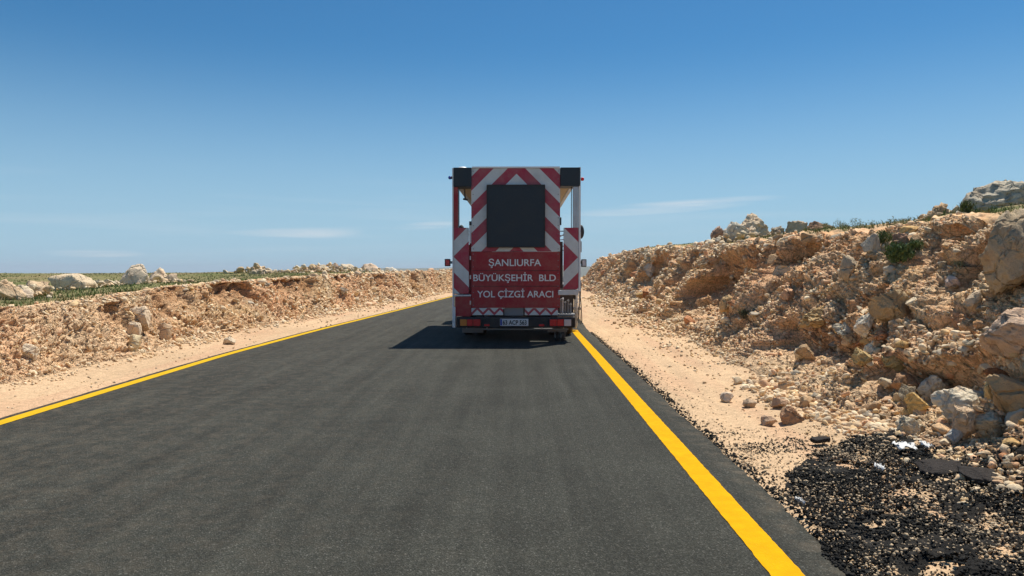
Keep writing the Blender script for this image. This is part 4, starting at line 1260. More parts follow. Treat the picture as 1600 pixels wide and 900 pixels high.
for k in range(26):
    px = rg.choice([rg.uniform(1308, 1440), rg.uniform(1040, 1110), rg.uniform(1215, 1300), rg.uniform(1490, 1520)], p=[0.6, 0.15, 0.15, 0.1])
    weed(px, (9.5 + (1440 - px) * 0.03) * 1.05, rg.uniform(5, 15), 1, 600 + k, 'thin dry stalked wild plant against the sky on the right bank crest', 'stalky plants along the right crest')
for k in range(14):
    px = rg.uniform(262, 470)
    weed(px, rg.uniform(19, 27), rg.uniform(8, 15), -1, 700 + k, 'thin wild plant standing in the grass above the left bank', 'wild plants above the left bank')

# ------------------------------------------------------------------ distant hills
def hills():
    ang = np.linspace(R(-75), R(75), 500)
    Rr = [2600, 3000, 3500, 4200, 5200]
    V = []
    for k, rad in enumerate(Rr):
        for a in ang:
            V.append((rad * math.sin(a), rad * math.cos(a), 0))
    V = np.array(V)
    nzv = fbm(V, 900, 5, 3).reshape(len(Rr), -1)
    prof = np.array([0, 0.55, 1.0, 0.8, 0.2])[:, None]
    lift = np.interp(ang, [R(-40), R(-30), R(-12), R(5), R(40)], [-26, -24, 16, 14, 0])[None]
    V[:, 2] = (-45 + prof * (48 + lift + nzv * 26)).ravel()
    nr, nc = len(Rr), len(ang)
    i = np.arange(nr * nc).reshape(nr, nc)
    Fc = np.stack([i[:-1, :-1], i[:-1, 1:], i[1:, 1:], i[1:, :-1]], 2).reshape(-1, 4)
    C = np.array([0.15, 0.14, 0.08])[None] * (0.8 + 0.5 * vnoise(V, 120, 4)[:, None])
    tag(link('hills', np_mesh('hills', V, Fc, C, True), M_LAND), 'low distant hills on the horizon', 'hills', kind='structure')
hills()

# ------------------------------------------------------------------ line painting truck
K = 80.8
TY = 14.3
TX = -0.05
def TXp(x): return (x - 812) / K - TX
def TZp(y): return CAMH + (425 - y) / K
truck = bpy.data.objects.new('line_painting_truck', None)
COL.objects.link(truck)
truck.location = (TX, TY, 0)
tag(truck, 'road line painting truck seen from behind, red and white chevron rear board with dark panel', 'truck')

def dirty(name, color, rough=0.45, metal=0.0, dirt=0.35, dcol=(0.36, 0.27, 0.19)):
    m = new_mat(name, color, rough, metal)
    lk = m.node_tree.links.new
    b = m.node_tree.nodes['Principled BSDF']
    tcn = N(m, 'ShaderNodeTexCoord')
    n = N(m, 'ShaderNodeTexNoise', Scale=3.5, Detail=9.0, Roughness=0.72)
    lk(tcn.outputs['Object'], n.inputs['Vector'])
    r = N(m, 'ShaderNodeMapRange')
    r.inputs[1].default_value = 0.42; r.inputs[2].default_value = 0.75; r.inputs[4].default_value = dirt
    lk(n.outputs[0], r.inputs[0])
    mx = N(m, 'ShaderNodeMixRGB')
    mx.inputs[1].default_value = (*color, 1); mx.inputs[2].default_value = (*dcol, 1)
    lk(r.outputs[0], mx.inputs[0])
    lk(mx.outputs[0], b.inputs['Base Color'])
    rr_ = N(m, 'ShaderNodeMapRange')
    rr_.inputs[3].default_value = rough; rr_.inputs[4].default_value = min(1, rough + 0.4)
    lk(n.outputs[0], rr_.inputs[0]); lk(rr_.outputs[0], b.inputs['Roughness'])
    m['_mix'] = mx.name
    return m
T_RED = dirty('truck_red_paint', (0.34, 0.010, 0.018), 0.4, dirt=0.35)
T_WHITE = dirty('truck_white_paint', (0.82, 0.82, 0.80), 0.35, dirt=0.15)
T_SILVER = dirty('aluminium', (0.62, 0.63, 0.64), 0.38, 0.8, dirt=0.2)
T_DARK = dirty('dark_panel', (0.013, 0.022, 0.030), 0.35, dirt=0.05)
T_BLACK = dirty('black_plastic', (0.02, 0.02, 0.022), 0.5, dirt=0.2)
T_GREY = dirty('grey_steel', (0.22, 0.23, 0.24), 0.5, 0.3, dirt=0.3)
T_RUB = dirty('tyre_rubber', (0.022, 0.022, 0.024), 0.8, dirt=0.4)
T_CANOPY = dirty('canopy_underside', (0.50, 0.41, 0.27), 0.7, dirt=0.4)  # brownish base colour carries the light bounced up under the roof
T_GLASS = new_mat('window_glass', (0.02, 0.03, 0.035), 0.08, spec=0.7)
T_LENS = new_mat('red_lens', (0.55, 0.012, 0.018), 0.2)
T_AMB = new_mat('amber_lens', (0.62, 0.20, 0.03), 0.2)
T_LAMP = new_mat('unlit_lamp', (0.016, 0.020, 0.026), 0.45)
T_CLR = new_mat('clear_lens', (0.6, 0.55, 0.55), 0.2)
T_LETTER = new_mat('white_lettering', (0.78, 0.78, 0.76), 0.5)
T_INK = new_mat('black_lettering', (0.02, 0.02, 0.02), 0.5)
T_PLATE = dirty('plate_white', (0.70, 0.70, 0.70), 0.4, dirt=0.3)
T_BLUE = new_mat('blue_lens', (0.03, 0.06, 0.35), 0.2)
T_MIRROR = new_mat('mirror_glass', (0.8, 0.8, 0.8), 0.05, 1.0)

def stripe_mat(name, kind, px0, py0, period, wfrac=0.5, slope=1.0):
    """red and white reflective sheeting; kind 'up': chevrons whose apex points up"""
    m = new_mat(name, (0.7, 0.7, 0.7), 0.42)
    lk = m.node_tree.links.new
    b = m.node_tree.nodes['Principled BSDF']
    tcn = N(m, 'ShaderNodeTexCoord')
    sp = N(m, 'ShaderNodeSeparateXYZ')
    lk(tcn.outputs['Object'], sp.inputs[0])
    def mt(op, a, b_=None):
        q = N(m, 'ShaderNodeMath', operation=op)
        for s_, v_ in ((0, a), (1, b_)):
            if v_ is None: continue
            if isinstance(v_, (int, float)): q.inputs[s_].default_value = v_
            else: lk(v_, q.inputs[s_])
        return q.outputs[0]
    X, Z = sp.outputs['X'], sp.outputs['Z']
    if kind == 'up':       # f = z + |x - x0|
        f = mt('ADD', Z, mt('ABSOLUTE', mt('SUBTRACT', X, px0)))
        f = mt('SUBTRACT', f, py0)
    elif kind == 'left':   # apex on the left edge: f = |z - z0| - (x - x0)
        f = mt('SUBTRACT', mt('ABSOLUTE', mt('SUBTRACT', Z, py0)), mt('MULTIPLY', mt('SUBTRACT', X, px0), slope))
    elif kind == 'right':
        f = mt('SUBTRACT', mt('ABSOLUTE', mt('SUBTRACT', Z, py0)), mt('MULTIPLY', mt('SUBTRACT', px0, X), slope))
    else:                  # small hatching along x
        f = mt('SUBTRACT', mt('ABSOLUTE', mt('SUBTRACT', mt('PINGPONG', mt('SUBTRACT', X, px0), 0.11), 0.0)), mt('MULTIPLY', mt('SUBTRACT', Z, py0), 1.0))
    fr = mt('FRACT', mt('DIVIDE', f, period))
    isw = mt('LESS_THAN', fr, wfrac)
    n = N(m, 'ShaderNodeTexNoise', Scale=4.0, Detail=9.0, Roughness=0.7)
    lk(tcn.outputs['Object'], n.inputs['Vector'])
    mx = N(m, 'ShaderNodeMixRGB')
    mx.inputs[1].default_value = (0.40, 0.012, 0.045, 1)
    mx.inputs[2].default_value = (0.66, 0.68, 0.66, 1)
    lk(isw, mx.inputs[0])
    r = N(m, 'ShaderNodeMapRange')
    r.inputs[1].default_value = 0.38; r.inputs[2].default_value = 0.75; r.inputs[4].default_value = 0.38
    lk(n.outputs[0], r.inputs[0])
    m2 = N(m, 'ShaderNodeMixRGB')
    m2.inputs[2].default_value = (0.33, 0.27, 0.21, 1)
    lk(r.outputs[0], m2.inputs[0]); lk(mx.outputs[0], m2.inputs[1])
    lk(m2.outputs[0], b.inputs['Base Color'])
    return m

def bxm(bm, x0, x1, y0, y1, z0, z1, bev=0.0):
    r = bmesh.ops.create_cube(bm, size=1.0)
    vs = r['verts']
    for v in vs:
        v.co.x = x0 + (v.co.x + .5) * (x1 - x0)
        v.co.y = y0 + (v.co.y + .5) * (y1 - y0)
        v.co.z = z0 + (v.co.z + .5) * (z1 - z0)
    if bev > 0:
        es = list({e for v in vs for e in v.link_edges})
        bmesh.ops.bevel(bm, geom=es, offset=bev, segments=2, affect='EDGES', profile=0.6)
def cylm(bm, p0, p1, rad, seg=14, rad2=None):
    p0, p1 = Vector(p0), Vector(p1)
    d = p1 - p0
    M_ = Matrix.Translation((p0 + p1) / 2) @ d.to_track_quat('Z', 'Y').to_matrix().to_4x4()
    bmesh.ops.create_cone(bm, cap_ends=True, segments=seg, radius1=rad, radius2=rad if rad2 is None else rad2, depth=d.length, matrix=M_)
def fin(name, bm, mat, parent, label=None, smooth=False):
    me = bpy.data.meshes.new(name)
    bm.to_mesh(me); bm.free()
    if smooth:
        for p in me.polygons: p.use_smooth = True
        try: me.set_sharp_from_angle(angle=R(35))
        except Exception: pass
    o = link(name, me, mat, parent)
    if label: o['label'] = label
    return o
def box(name, x0, x1, y0, y1, z0, z1, mat, parent=None, bev=0.006, label=None):
    bm = bmesh.new(); bxm(bm, x0, x1, y0, y1, z0, z1, bev)
    return fin(name, bm, mat, parent or truck, label)
def pbox(name, x0, y0, x1, y1, d0, d1, mat, parent=None, bev=0.006, label=None):
    """rear plane rectangle given in picture units; d0 d1 = depth forward of the rear plane"""
    return box(name, TXp(x0), TXp(x1), d0, d1, TZp(y1), TZp(y0), mat, parent, bev, label)

M_CHEV = stripe_mat('rear_chevron_sheeting', 'up', TXp(807), TZp(272) - 44 / K * 10.5, 44 / K, 0.5)
M_SIDE_L = stripe_mat('side_chevron_sheeting', 'left', TXp(708.5), TZp(401), 48 / K, 0.5)
M_SIDE_R = stripe_mat('side_chevron_sheeting_mirrored', 'right', TXp(903), TZp(402), 48 / K, 0.5)
# f<0 -> fract wraps: [-.5,0) -> fract .5..1 -> red; [0,.5) white
M_HATCH = stripe_mat('hatched_sheeting', 'hatch', 0.0, TZp(493), 0.16, 0.62)

# chevrons: f measured downward, so white where 0 <= y-272-|dx| < 22 px : z + |dx| in (TZp(294), TZp(272)]
# rear board
board = pbox('chevron_board', 736.5, 263.5, 875, 393, 0.0, 0.06, M_CHEV, bev=0.004)
pbox('arrow_board', 761.5, 290.5, 850.5, 386, -0.07, -0.004, T_DARK, bev=0.010, label='dark blue grey unlit arrow board in the middle of the chevrons')
fr_ = bpy.data.objects['arrow_board']
bm = bmesh.new()
for (a, b_, c, d) in ((760.8, 289.6, 851.4, 291.4), (760.8, 385.2, 851.4, 387.0), (760.6, 291.4, 762.3, 385.2), (849.8, 291.4, 851.5, 385.2)):
    bxm(bm, TXp(a), TXp(c), -0.082, -0.066, TZp(d), TZp(b_), 0.002)
fin('board_rim', bm, T_BLACK, fr_)
lens_bm = None
for iz in range(9):
    for ix in range(9):
        if (ix + iz) % 2: continue
        bm = bmesh.new()
        xq, yq = 767.5 + ix * 9.6, 296.5 + iz * 10.4
        cylm(bm, (TXp(xq), -0.078, TZp(yq)), (TXp(xq), -0.066, TZp(yq)), 0.022, 12)
        fin('lens', bm, T_LAMP, fr_)
# lettered red panel
pbox('lettered_panel', 736.5, 393.5, 875, 481, 0.004, 0.06, T_RED, bev=0.004, label='plain dark red panel with three lines of white letters')
pbox('hatched_strip', 736.5, 481.6, 786, 492.5, 0.0, 0.05, M_HATCH, bev=0.003)
pbox('hatched_strip', 820, 481.6, 872, 492.5, 0.0, 0.05, M_HATCH, bev=0.003)
pbox('hitch_bracket', 788, 480.5, 818, 493.5, 0.03, 0.20, T_GREY, bev=0.006)

def text_part(s, xc, y0, y1, wpx, mat, parent, depth, name='lettering', bold=0.0):
    cu = bpy.data.curves.new('t', 'FONT')
    cu.body = s
    cu.align_x = 'CENTER'; cu.align_y = 'BOTTOM_BASELINE'
    cu.extrude = 0.004
    cu.offset = bold
    cu.size = 1.0
    to = bpy.data.objects.new('t', cu); COL.objects.link(to)
    bpy.context.view_layer.update()
    dg = bpy.context.evaluated_depsgraph_get()
    me = bpy.data.meshes.new_from_object(to.evaluated_get(dg))
    bpy.data.objects.remove(to)
    co = np.zeros(len(me.vertices) * 3); me.vertices.foreach_get('co', co); co = co.reshape(-1, 3)
    cap = 0.73
    xs = (co[:, 0].min(), co[:, 0].max())
    h = (y1 - y0) / K
    W = wpx / K
    out_ = np.zeros_like(co)
    out_[:, 0] = TXp(xc) + (co[:, 0] - sum(xs) / 2) / (xs[1] - xs[0]) * W
    out_[:, 2] = TZp(y1) + co[:, 1] / cap * h
    out_[:, 1] = depth - co[:, 2]
    me.vertices.foreach_set('co', out_.astype(np.float32).ravel())
    me.materials.clear(); me.materials.append(mat)
    me.update()
    return link(name, me, None, parent)
lp = bpy.data.objects['lettered_panel']
text_part('ŞANLIURFA', 804.5, 404.5, 415.5, 82, T_LETTER, lp, -0.002, bold=0.012)
text_part('BÜYÜKŞEHİR  BLD', 804, 428.5, 439, 129, T_LETTER, lp, -0.002, bold=0.012)
text_part('YOL ÇİZGİ ARACI', 805, 454, 464.5, 119, T_LETTER, lp, -0.002, bold=0.012)

# seams, rivets and hinges
for q in (413.5 + 9, 447):
    pbox('panel_seam', 737.5, q, 874, q + 0.7, -0.001, 0.01, T_BLACK, parent=lp, bev=0.0)
for xq in (739.5, 872):
    for yq in np.linspace(397, 477, 9):
        bm = bmesh.new()
        cylm(bm, (TXp(xq), -0.006, TZp(yq)), (TXp(xq), 0.01, TZp(yq)), 0.010, 8)
        fin('rivet', bm, T_GREY, lp)
    for yq in np.linspace(268, 389, 11):
        bm = bmesh.new()
        cylm(bm, (TXp(xq), -0.010, TZp(yq)), (TXp(xq), 0.01, TZp(yq)), 0.009, 8)
        fin('rivet', bm, T_GREY, board)
bm = bmesh.new()
for yq in (400, 430, 470):
    cylm(bm, (TXp(735), -0.01, TZp(yq)), (TXp(735), -0.01, TZp(yq + 6)), 0.014, 10)
fin('hinge', bm, T_SILVER, truck)
# rear portal frame
pbox('top_rail', 737.5, 260.9, 874.5, 263.3, -0.02, 0.30, T_WHITE, bev=0.003)  # clean white rail stands in for the sunlit top edge
pbox('corner_box', 709, 262.5, 737, 292, -0.03, 0.42, T_DARK, bev=0.008)
pbox('corner_box', 875.3, 262.5, 906, 291.5, -0.03, 0.42, T_DARK, bev=0.008)
pbox('post', 706.8, 263, 708.8, 512, -0.01, 0.10, T_WHITE, bev=0.003, label='white outer edge strip')
pbox('post', 709.2, 292.5, 715.6, 460, 0.0, 0.10, T_RED, bev=0.006, label='dark red post')
pbox('post', 716.0, 292.5, 717.4, 356, 0.05, 0.09, T_BLACK, bev=0.002)
pbox('post', 895, 292, 903, 356, 0.0, 0.09, T_SILVER, bev=0.008, label='ribbed aluminium post')
bm = bmesh.new()
for q in (896.6, 898.8, 901):
    bxm(bm, TXp(q), TXp(q + 0.8), -0.012, 0.002, TZp(356), TZp(292), 0.002)
fin('post_rib', bm, T_SILVER, bpy.data.objects['post.003'] if 'post.003' in bpy.data.objects else truck)
pbox('post', 903.9, 262, 907.0, 455, -0.02, 0.12, T_WHITE, bev=0.004, label='outer post edge, white for its sunlit side')  # white strip painted as the sunlit outer side of the aluminium post
pbox('post', 892.4, 292, 893.4, 356, 0.04, 0.08, T_BLACK, bev=0.002)
sp1 = pbox('side_marking_panel', 709.4, 356, 732.5, 459, -0.012, 0.045, M_SIDE_L, bev=0.003)
sp2 = pbox('side_marking_panel', 880.5, 356, 903.6, 452, -0.012, 0.045, M_SIDE_R, bev=0.003)
pbox('panel_bracket', 733, 352, 736, 380, 0.02, 0.10, T_WHITE, bev=0.003)
pbox('latch', 733.2, 346, 736.8, 352, -0.02, 0.03, T_BLACK, bev=0.003)
pbox('latch', 874.6, 340, 877, 352, -0.02, 0.03, T_BLACK, bev=0.003)
bm = bmesh.new()
cylm(bm, (TXp(875), 0.02, TZp(370)), (TXp(881), -0.02, TZp(366)), 0.008)
cylm(bm, (TXp(875), 0.02, TZp(375)), (TXp(881), -0.02, TZp(374.5)), 0.010)
fin('hinge_rod', bm, T_SILVER, truck)
pbox('recess_panel', 872.2, 377, 880, 450, 0.15, 0.20, T_BLACK, bev=0.003)
pbox('recess_panel', 733, 380, 736, 478, 0.10, 0.2, T_RED, bev=0.003)

# roof canopy running forward over the equipment, tapering underside
TL = 7.2
def canopy():
    bm = bmesh.new()
    x0, x1 = TXp(720), TXp(890)
    bxm(bm, x0, x1, 0.35, 5.4, TZp(292) - 0.0, TZp(266), 0.02)
    o = fin('roof_canopy', bm, T_CANOPY, truck)
    bm = bmesh.new()
    for s in (x0 - 0.10, x1 + 0.02):
        bxm(bm, s, s + 0.08, 0.44, 5.5, TZp(290), TZp(268), 0.01)
    fin('canopy_rail', bm, T_SILVER, truck)
    bm = bmesh.new()
    bxm(bm, TXp(709), TXp(905), 0.30, 5.5, TZp(266) + 0.003, TZp(263.6), 0.01)
    fin('canopy_skin', bm, T_WHITE, truck)
canopy()
bm = bmesh.new()
cylm(bm, (TXp(719.8), 0.5, TZp(264)), (TXp(719.8), 0.5, TZp(257.5)), 0.085, 20)
cylm(bm, (TXp(719.8), 0.5, TZp(257.5)), (TXp(719.8), 0.5, TZp(256)), 0.10, 20, 0.07)
fin('vent_cap', bm, T_SILVER, truck, smooth=True)
# hook hanging under the canopy on the left
bm = bmesh.new()
cylm(bm, (TXp(723.5), 0.45, TZp(292)), (TXp(724), 0.45, TZp(308)), 0.012)
cylm(bm, (TXp(721), 0.45, TZp(307.5)), (TXp(728), 0.45, TZp(309)), 0.018)
fin('hook', bm, T_BLACK, truck)
# forward canopy posts
for (yy) in (2.7, 5.3):
    for s in (-1, 1):
        box('canopy_post', s * 0.92 - 0.035, s * 0.92 + 0.035, yy - 0.04, yy + 0.04, 1.20, TZp(290) - 0.003, T_WHITE)
# marker lamps
def lamp(px, py, r_, lens, depth=0.1):
    bm = bmesh.new()
    s = -1 if px < 812 else 1
    xi = TXp(706.6) if s < 0 else TXp(906.8)
    cylm(bm, (xi, depth, TZp(py)), (TXp(px) , depth, TZp(py)), r_ * 0.8, 14)
    o = fin('marker_lamp', bm, T_BLACK, truck)
    bm = bmesh.new()
    bmesh.ops.create_uvsphere(bm, u_segments=14, v_segments=8, radius=r_, matrix=Matrix.Translation((TXp(px) + s * 0.01, depth, TZp(py))))
    fin('lens', bm, lens, o, smooth=True)
lamp(703.2, 277, 0.034, T_BLUE)
lamp(909.4, 279.5, 0.036, T_LENS)
pbox('work_lamp', 694.5, 404.5, 703, 416, 0.02, 0.14, T_BLACK, bev=0.012)
pbox('work_lamp', 908.5, 405, 916.5, 417, 0.02, 0.14, T_BLACK, bev=0.012)
for k_, (xa, xb, nm) in enumerate(((703, 707, 'work_lamp'), (906.2, 908.5, 'work_lamp.001'))):
    o = pbox('lamp_bracket', xa, 408, xb, 412, 0.05, 0.09, T_GREY, parent=bpy.data.objects[nm], bev=0.002)
o = pbox('lens', 696, 406, 702, 414.5, 0.012, 0.021, T_LENS, parent=bpy.data.objects['work_lamp'], bev=0.002)
o = pbox('lens', 910, 406.5, 915.2, 415.5, 0.012, 0.021, T_CLR, parent=bpy.data.objects['work_lamp.001'], bev=0.002)

# lower body
pbox('rear_beam', 872, 453.5, 903.8, 461, -0.03, 0.10, T_SILVER, bev=0.006)
pbox('rear_beam', 709.4, 460.5, 735.8, 463, -0.01, 0.10, T_SILVER, bev=0.004)
pbox('body_panel', 711, 463.5, 735.8, 494.5, 0.0, 0.10, T_RED, bev=0.006, label='lower left dark red body panel')
pbox('locker_back', 873, 461.5, 899, 493, 0.50, 0.55, T_BLACK, bev=0.004)
pbox('locker_floor', 873, 491, 899, 493.5, 0.02, 0.50, T_GREY, bev=0.004)
for q in (876.5, 880, 884, 888.5, 892.5):
    bm = bmesh.new()
    hgt = {876.5: 470, 880: 468, 884: 474, 888.5: 471, 892.5: 477}[q]
    cylm(bm, (TXp(q), 0.2, TZp(491)), (TXp(q), 0.2, TZp(hgt)), 0.018, 12)
    cylm(bm, (TXp(q), 0.2, TZp(hgt)), (TXp(q) + 0.01, 0.2, TZp(hgt - 3)), 0.028, 12, 0.01)
    o = fin('paint_valve', bm, T_GREY if q != 880 else T_SILVER, truck, smooth=True)
pbox('side_plate', 708.9, 480, 711.5, 512, -0.02, 0.35, T_WHITE, bev=0.004)
# bumper
pbox('bumper', 714, 495, 898.5, 511.5, -0.10, 0.02, T_BLACK, bev=0.02)
pbox('underrun_bar', 722, 513.2, 888, 515.8, 0.0, 0.08, T_GREY, bev=0.01)
def tail(x0, x1, flip):
    hs_ = pbox('tail_light', x0, 496.6, x1, 510, -0.155, -0.101, T_BLACK, bev=0.01)
    segs = [(0.04, 0.34, T_AMB), (0.36, 0.62, T_LENS), (0.64, 0.96, T_LENS)]
    if flip: segs = [(0.04, 0.34, T_LENS), (0.36, 0.64, T_LENS), (0.66, 0.96, T_CLR)]
    for a, b_, mt_ in segs:
        xa, xb = x0 + a * (x1 - x0), x0 + b_ * (x1 - x0)
        pbox('lens', xa, 498.2, xb, 508.4, -0.168, -0.15, mt_, parent=hs_, bev=0.006)
tail(718.5, 752.5, False)
tail(857, 893, True)
npl = pbox('number_plate', 781.5, 497.6, 825.5, 508.6, -0.115, -0.101, T_PLATE, bev=0.003)
text_part('63 ACP 563', 804.2, 499.6, 506.6, 37, T_INK, npl, -0.117, name='plate_number', bold=0.02)
pbox('plate_band', 781.9, 498.2, 784.6, 508.0, -0.118, -0.114, T_BLUE, parent=npl, bev=0.001)
pbox('mudflap', 717, 512.3, 752, 525, 0.75, 0.77, T_GREY, bev=0.002)
pbox('mudflap', 858, 512.3, 890, 524, 0.75, 0.77, T_GREY, bev=0.002)

for xq in (728, 760, 846, 880):
    pbox('bumper_bolt', xq, 511.6, xq + 1.6, 513.2, 0.0, 0.05, T_SILVER, bev=0.001)
pbox('reflector', 757, 506, 765, 509, -0.108, -0.10, T_LENS, bev=0.001)
pbox('reflector', 842, 506, 850, 509, -0.108, -0.10, T_LENS, bev=0.001)
bm = bmesh.new(); cylm(bm, (-1.0, 1.7, 0.46), (1.0, 1.7, 0.46), 0.09, 16); bmesh.ops.create_uvsphere(bm, u_segments=16, v_segments=10, radius=0.22, matrix=Matrix.Translation((0, 1.7, 0.46)))
fin('rear_axle', bm, T_GREY, truck, smooth=True)
bm = bmesh.new(); cylm(bm, (-0.62, 0.25, 0.42), (-0.62, 1.1, 0.42), 0.05, 14)
fin('exhaust_pipe', bm, T_GREY, truck, smooth=True)
# chassis, deck, equipment, cab
box('chassis', -0.45, -0.33, 0.05, 6.9, 0.66, 0.90, T_BLACK)
box('chassis', 0.33, 0.45, 0.05, 6.9, 0.66, 0.90, T_BLACK)
box('deck', -1.20, 1.18, 0.62, 5.5, 0.98, 1.10, T_GREY)
box('locker', -1.20, -0.55, 0.62, 1.9, 1.103, 1.9, T_RED)
box('side_skirt', -1.22, -1.19, 0.8, 5.4, 0.55, 1.25, T_WHITE)
box('side_skirt', 1.19, 1.22, 0.8, 5.4, 0.78, 1.25, T_WHITE)
for yy in (1.9, 3.0, 4.1):
    bm = bmesh.new()
    cylm(bm, (0.0, yy, 1.103), (0.0, yy, 2.15), 0.48, 28)
    cylm(bm, (0.0, yy, 2.15), (0.0, yy, 2.32), 0.48, 28, 0.2)
    t_ = fin('paint_tank', bm, T_SILVER, truck, smooth=True)
    bm = bmesh.new(); cylm(bm, (0.0, yy, 2.32), (0.0, yy, 2.40), 0.16, 18)
    fin('lid', bm, T_GREY, t_, smooth=True)
def wheel(x, y, wdt=0.24, rad=0.46):
    bm = bmesh.new()
    n = 40
    prof = [(0.0, 0.27), (0.0, 0.40), (0.03, 0.445), (0.06, 0.46), (wdt - 0.06, 0.46), (wdt - 0.03, 0.445), (wdt, 0.40), (wdt, 0.27)]
    ring_ = []
    for k in range(n):
        a = 2 * math.pi * k / n
        tread = 0.0 if k % 2 else 0.008
        ring_.append([bm.verts.new((x + px_ - wdt / 2, y + (pr - (tread if 0.02 < px_ < wdt - .02 else 0)) * math.cos(a), rad + (pr - (tread if 0.02 < px_ < wdt - .02 else 0)) * math.sin(a))) for px_, pr in prof])
    for k in range(n):
        A_, B_ = ring_[k], ring_[(k + 1) % n]
        for j in range(len(prof)):
            j2 = (j + 1) % len(prof)
            bm.faces.new((A_[j], A_[j2], B_[j2], B_[j]))
    bmesh.ops.recalc_face_normals(bm, faces=bm.faces)
    root_ = fin('wheel', bm, T_RUB, truck)
    bm = bmesh.new()
    cylm(bm, (x - wdt * 0.3, y, rad), (x + wdt * 0.3, y, rad), 0.275, 26)
    cylm(bm, (x - wdt * 0.5, y, rad), (x + wdt * 0.5, y, rad), 0.10, 16)
    fin('rim', bm, T_GREY, root_)
for yy in (1.7,):
    for xx in (-1.06, -0.78, 0.78, 1.06): wheel(xx, yy)
for xx in (-1.02, 1.02): wheel(xx, 6.1)
# cab at the front
def cab():
    bm = bmesh.new()
    pts = [(5.62, 0.62), (5.62, 2.78), (5.85, 2.92), (7.0, 2.90), (7.5, 2.0), (7.62, 1.7), (7.62, 0.62)]
    L_ = [bm.verts.new((-1.10, y, z)) for y, z in pts]; R_ = [bm.verts.new((1.10, y, z)) for y, z in pts]
    n = len(pts)
    bm.faces.new(L_); bm.faces.new(R_[::-1])
    for k in range(n):
        bm.faces.new((L_[k], R_[k], R_[(k + 1) % n], L_[(k + 1) % n]))
    bmesh.ops.recalc_face_normals(bm, faces=bm.faces)
    bmesh.ops.bevel(bm, geom=list(bm.edges), offset=0.04, segments=2, affect='EDGES')
    c = fin('cab', bm, T_WHITE, truck, smooth=True)
    for s in (-1, 1):
        dr_ = box('door', s * 1.112 - 0.015, s * 1.112 + 0.015, 5.9, 7.0, 0.95, 1.75, T_WHITE, parent=c, bev=0.01)
        wn = box('window', s * 1.108 - 0.01, s * 1.108 + 0.01, 5.95, 6.95, 1.80, 2.50, T_GLASS, parent=c, bev=0.02)
    bm = bmesh.new()
    a = [(-0.98, 7.07, 2.82), (0.98, 7.07, 2.82), (0.98, 7.49, 2.05), (-0.98, 7.49, 2.05)]
    q = [bm.verts.new(p) for p in a]; q2 = [bm.verts.new((p[0], p[1] + 0.03, p[2] + 0.02)) for p in a]
    bm.faces.new(q2); bm.faces.new(q[::-1])
    for k in range(4): bm.faces.new((q[k], q[(k + 1) % 4], q2[(k + 1) % 4], q2[k]))
    bmesh.ops.recalc_face_normals(bm, faces=bm.faces)
    fin('windscreen', bm, T_GLASS, c)
    box('window', -0.6, 0.6, 5.606, 5.618, 2.0, 2.55, T_GLASS, parent=c, bev=0.002)
    box('headlight', -1.0, -0.65, 7.62, 7.65, 0.75, 0.95, T_CLR, parent=c)
    box('headlight', 0.65, 1.0, 7.62, 7.65, 0.75, 0.95, T_CLR, parent=c)
cab()
# front door mirrors seen past the right post
def mirror(s, x, z, ry, rz, round_=True):
    bm = bmesh.new()
    if round_:
        bmesh.ops.create_uvsphere(bm, u_segments=20, v_segments=12, radius=1.0)
        for v in bm.verts:
            v.co = Vector((v.co.x * ry, v.co.y * 0.09, v.co.z * rz)) + Vector((x, 6.9, z))
    else:
        bxm(bm, x - ry, x + ry, 6.82, 6.96, z - rz, z + rz, 0.03)
    o = fin('mirror', bm, T_BLACK if round_ else T_GREY, truck, smooth=True)
    bm = bmesh.new()
    cylm(bm, (s * 1.10, 6.95, z + 0.02), (x, 6.95, z + 0.02), 0.014)
    cylm(bm, (s * 1.10, 6.95, z - 0.12), (x, 6.95, z - 0.05), 0.012)
    fin('mirror_arm', bm, T_BLACK, o)
mirror(1, 1.80, 2.50, 0.095, 0.20)
mirror(1, 1.74, 2.07, 0.08, 0.16, False)
mirror(-1, -1.62, 2.50, 0.095, 0.20)

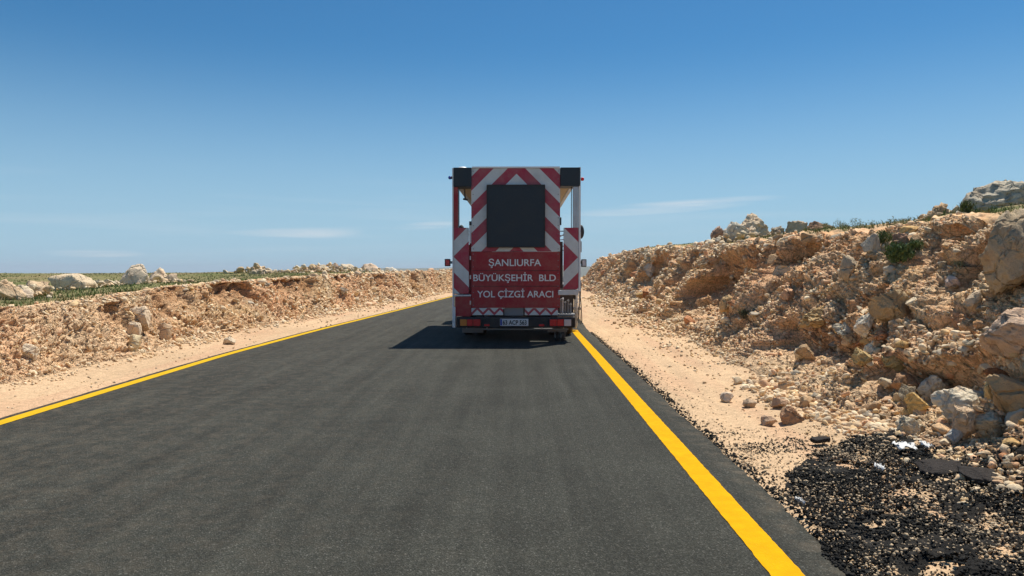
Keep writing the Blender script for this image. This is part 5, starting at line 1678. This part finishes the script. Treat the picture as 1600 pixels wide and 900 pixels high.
# paint carriage on the right side that lays the yellow line
XG = 1.295 - TX
YG = 2.75
def carriage():
    bm = bmesh.new()
    bxm(bm, XG - 0.045, XG + 0.045, YG - 0.04, YG + 0.04, 0.16, 1.15, 0.008)
    bxm(bm, XG - 0.01, XG + 0.02, YG - 0.30, YG - 0.26, 0.30, 1.0, 0.004)
    cylm(bm, (XG, YG, 0.16), (XG, YG, 0.05), 0.05, 14, 0.018)
    g = fin('spray_gun', bm, T_WHITE, truck)
    bm = bmesh.new()
    bxm(bm, 1.1, XG + 0.10, YG - 0.05, YG + 0.05, 0.86, 0.94, 0.006)
    bxm(bm, 1.1, XG + 0.12, YG - 0.05, YG + 0.05, 0.48, 0.54, 0.006)
    fin('boom', bm, T_SILVER, g)
    for k in range(4):
        bm = bmesh.new()
        prev = None
        x_ = XG + 0.05 + 0.02 * k
        pts = [(x_ + 0.02 * math.sin(t * 5 + k), YG - 0.08 - 0.1 * math.sin(t * 3.1), 1.1 - 0.9 * t + 0.05 * math.sin(t * 9 + k)) for t in np.linspace(0, 1, 12)]
        for a, b_ in zip(pts[:-1], pts[1:]): cylm(bm, a, b_, 0.009 + 0.002 * (k % 2), 8)
        fin('hose', bm, T_BLACK if k % 2 else T_GREY, g)
    # coil spring on the carriage
    bm = bmesh.new()
    pts = [(XG + 0.07 + 0.035 * math.cos(t), YG - 0.12 + 0.035 * math.sin(t), 0.62 + 0.012 * t) for t in np.linspace(0, 6 * 6.283 / 2, 60)]
    for a, b_ in zip(pts[:-1], pts[1:]): cylm(bm, a, b_, 0.006, 6)
    fin('spring', bm, T_SILVER, g)
carriage()
# small caster wheels hanging under the right rear corner
for k, (q, yy) in enumerate(((871.5, 0.30), (880.5, 0.22))):
    bm = bmesh.new()
    x_ = TXp(q)
    cylm(bm, (x_ - 0.03, yy, 0.085), (x_ + 0.03, yy, 0.085), 0.085, 22)
    c_ = fin('caster_wheel', bm, T_RUB, truck)
    bm = bmesh.new()
    cylm(bm, (x_ - 0.034, yy, 0.085), (x_ + 0.034, yy, 0.085), 0.04, 16)
    fin('rim', bm, T_SILVER, c_)
    bm = bmesh.new()
    bxm(bm, x_ - 0.05, x_ - 0.036, yy - 0.02, yy + 0.02, 0.06, 0.34, 0.002)
    bxm(bm, x_ + 0.036, x_ + 0.05, yy - 0.02, yy + 0.02, 0.06, 0.34, 0.002)
    bxm(bm, x_ - 0.05, x_ + 0.05, yy - 0.03, yy + 0.03, 0.34, 0.37, 0.002)
    fin('fork', bm, T_GREY, c_)
pbox('caster_arm', 865, 507, 886, 511, 0.08, 0.40, T_BLACK, bev=0.004)

# ------------------------------------------------------------------ haze: the clear air's faint scattering over the plain
bm = bmesh.new()
bxm(bm, -7600, 7600, -7600, 7600, -90, 60)
hz_o = fin('haze', bm, None, None)
hm_ = bpy.data.materials.new('haze_air')
hm_.use_nodes = True
hm_.node_tree.nodes.clear()
ho = hm_.node_tree.nodes.new('ShaderNodeOutputMaterial')
pv = hm_.node_tree.nodes.new('ShaderNodeVolumePrincipled')
pv.inputs['Color'].default_value = (0.80, 0.90, 1.0, 1)
pv.inputs['Density'].default_value = 0.00016
hm_.node_tree.links.new(pv.outputs[0], ho.inputs['Volume'])
hz_o.data.materials.append(hm_)
tag(hz_o, 'thin blue air over the plain', 'haze', kind='stuff')
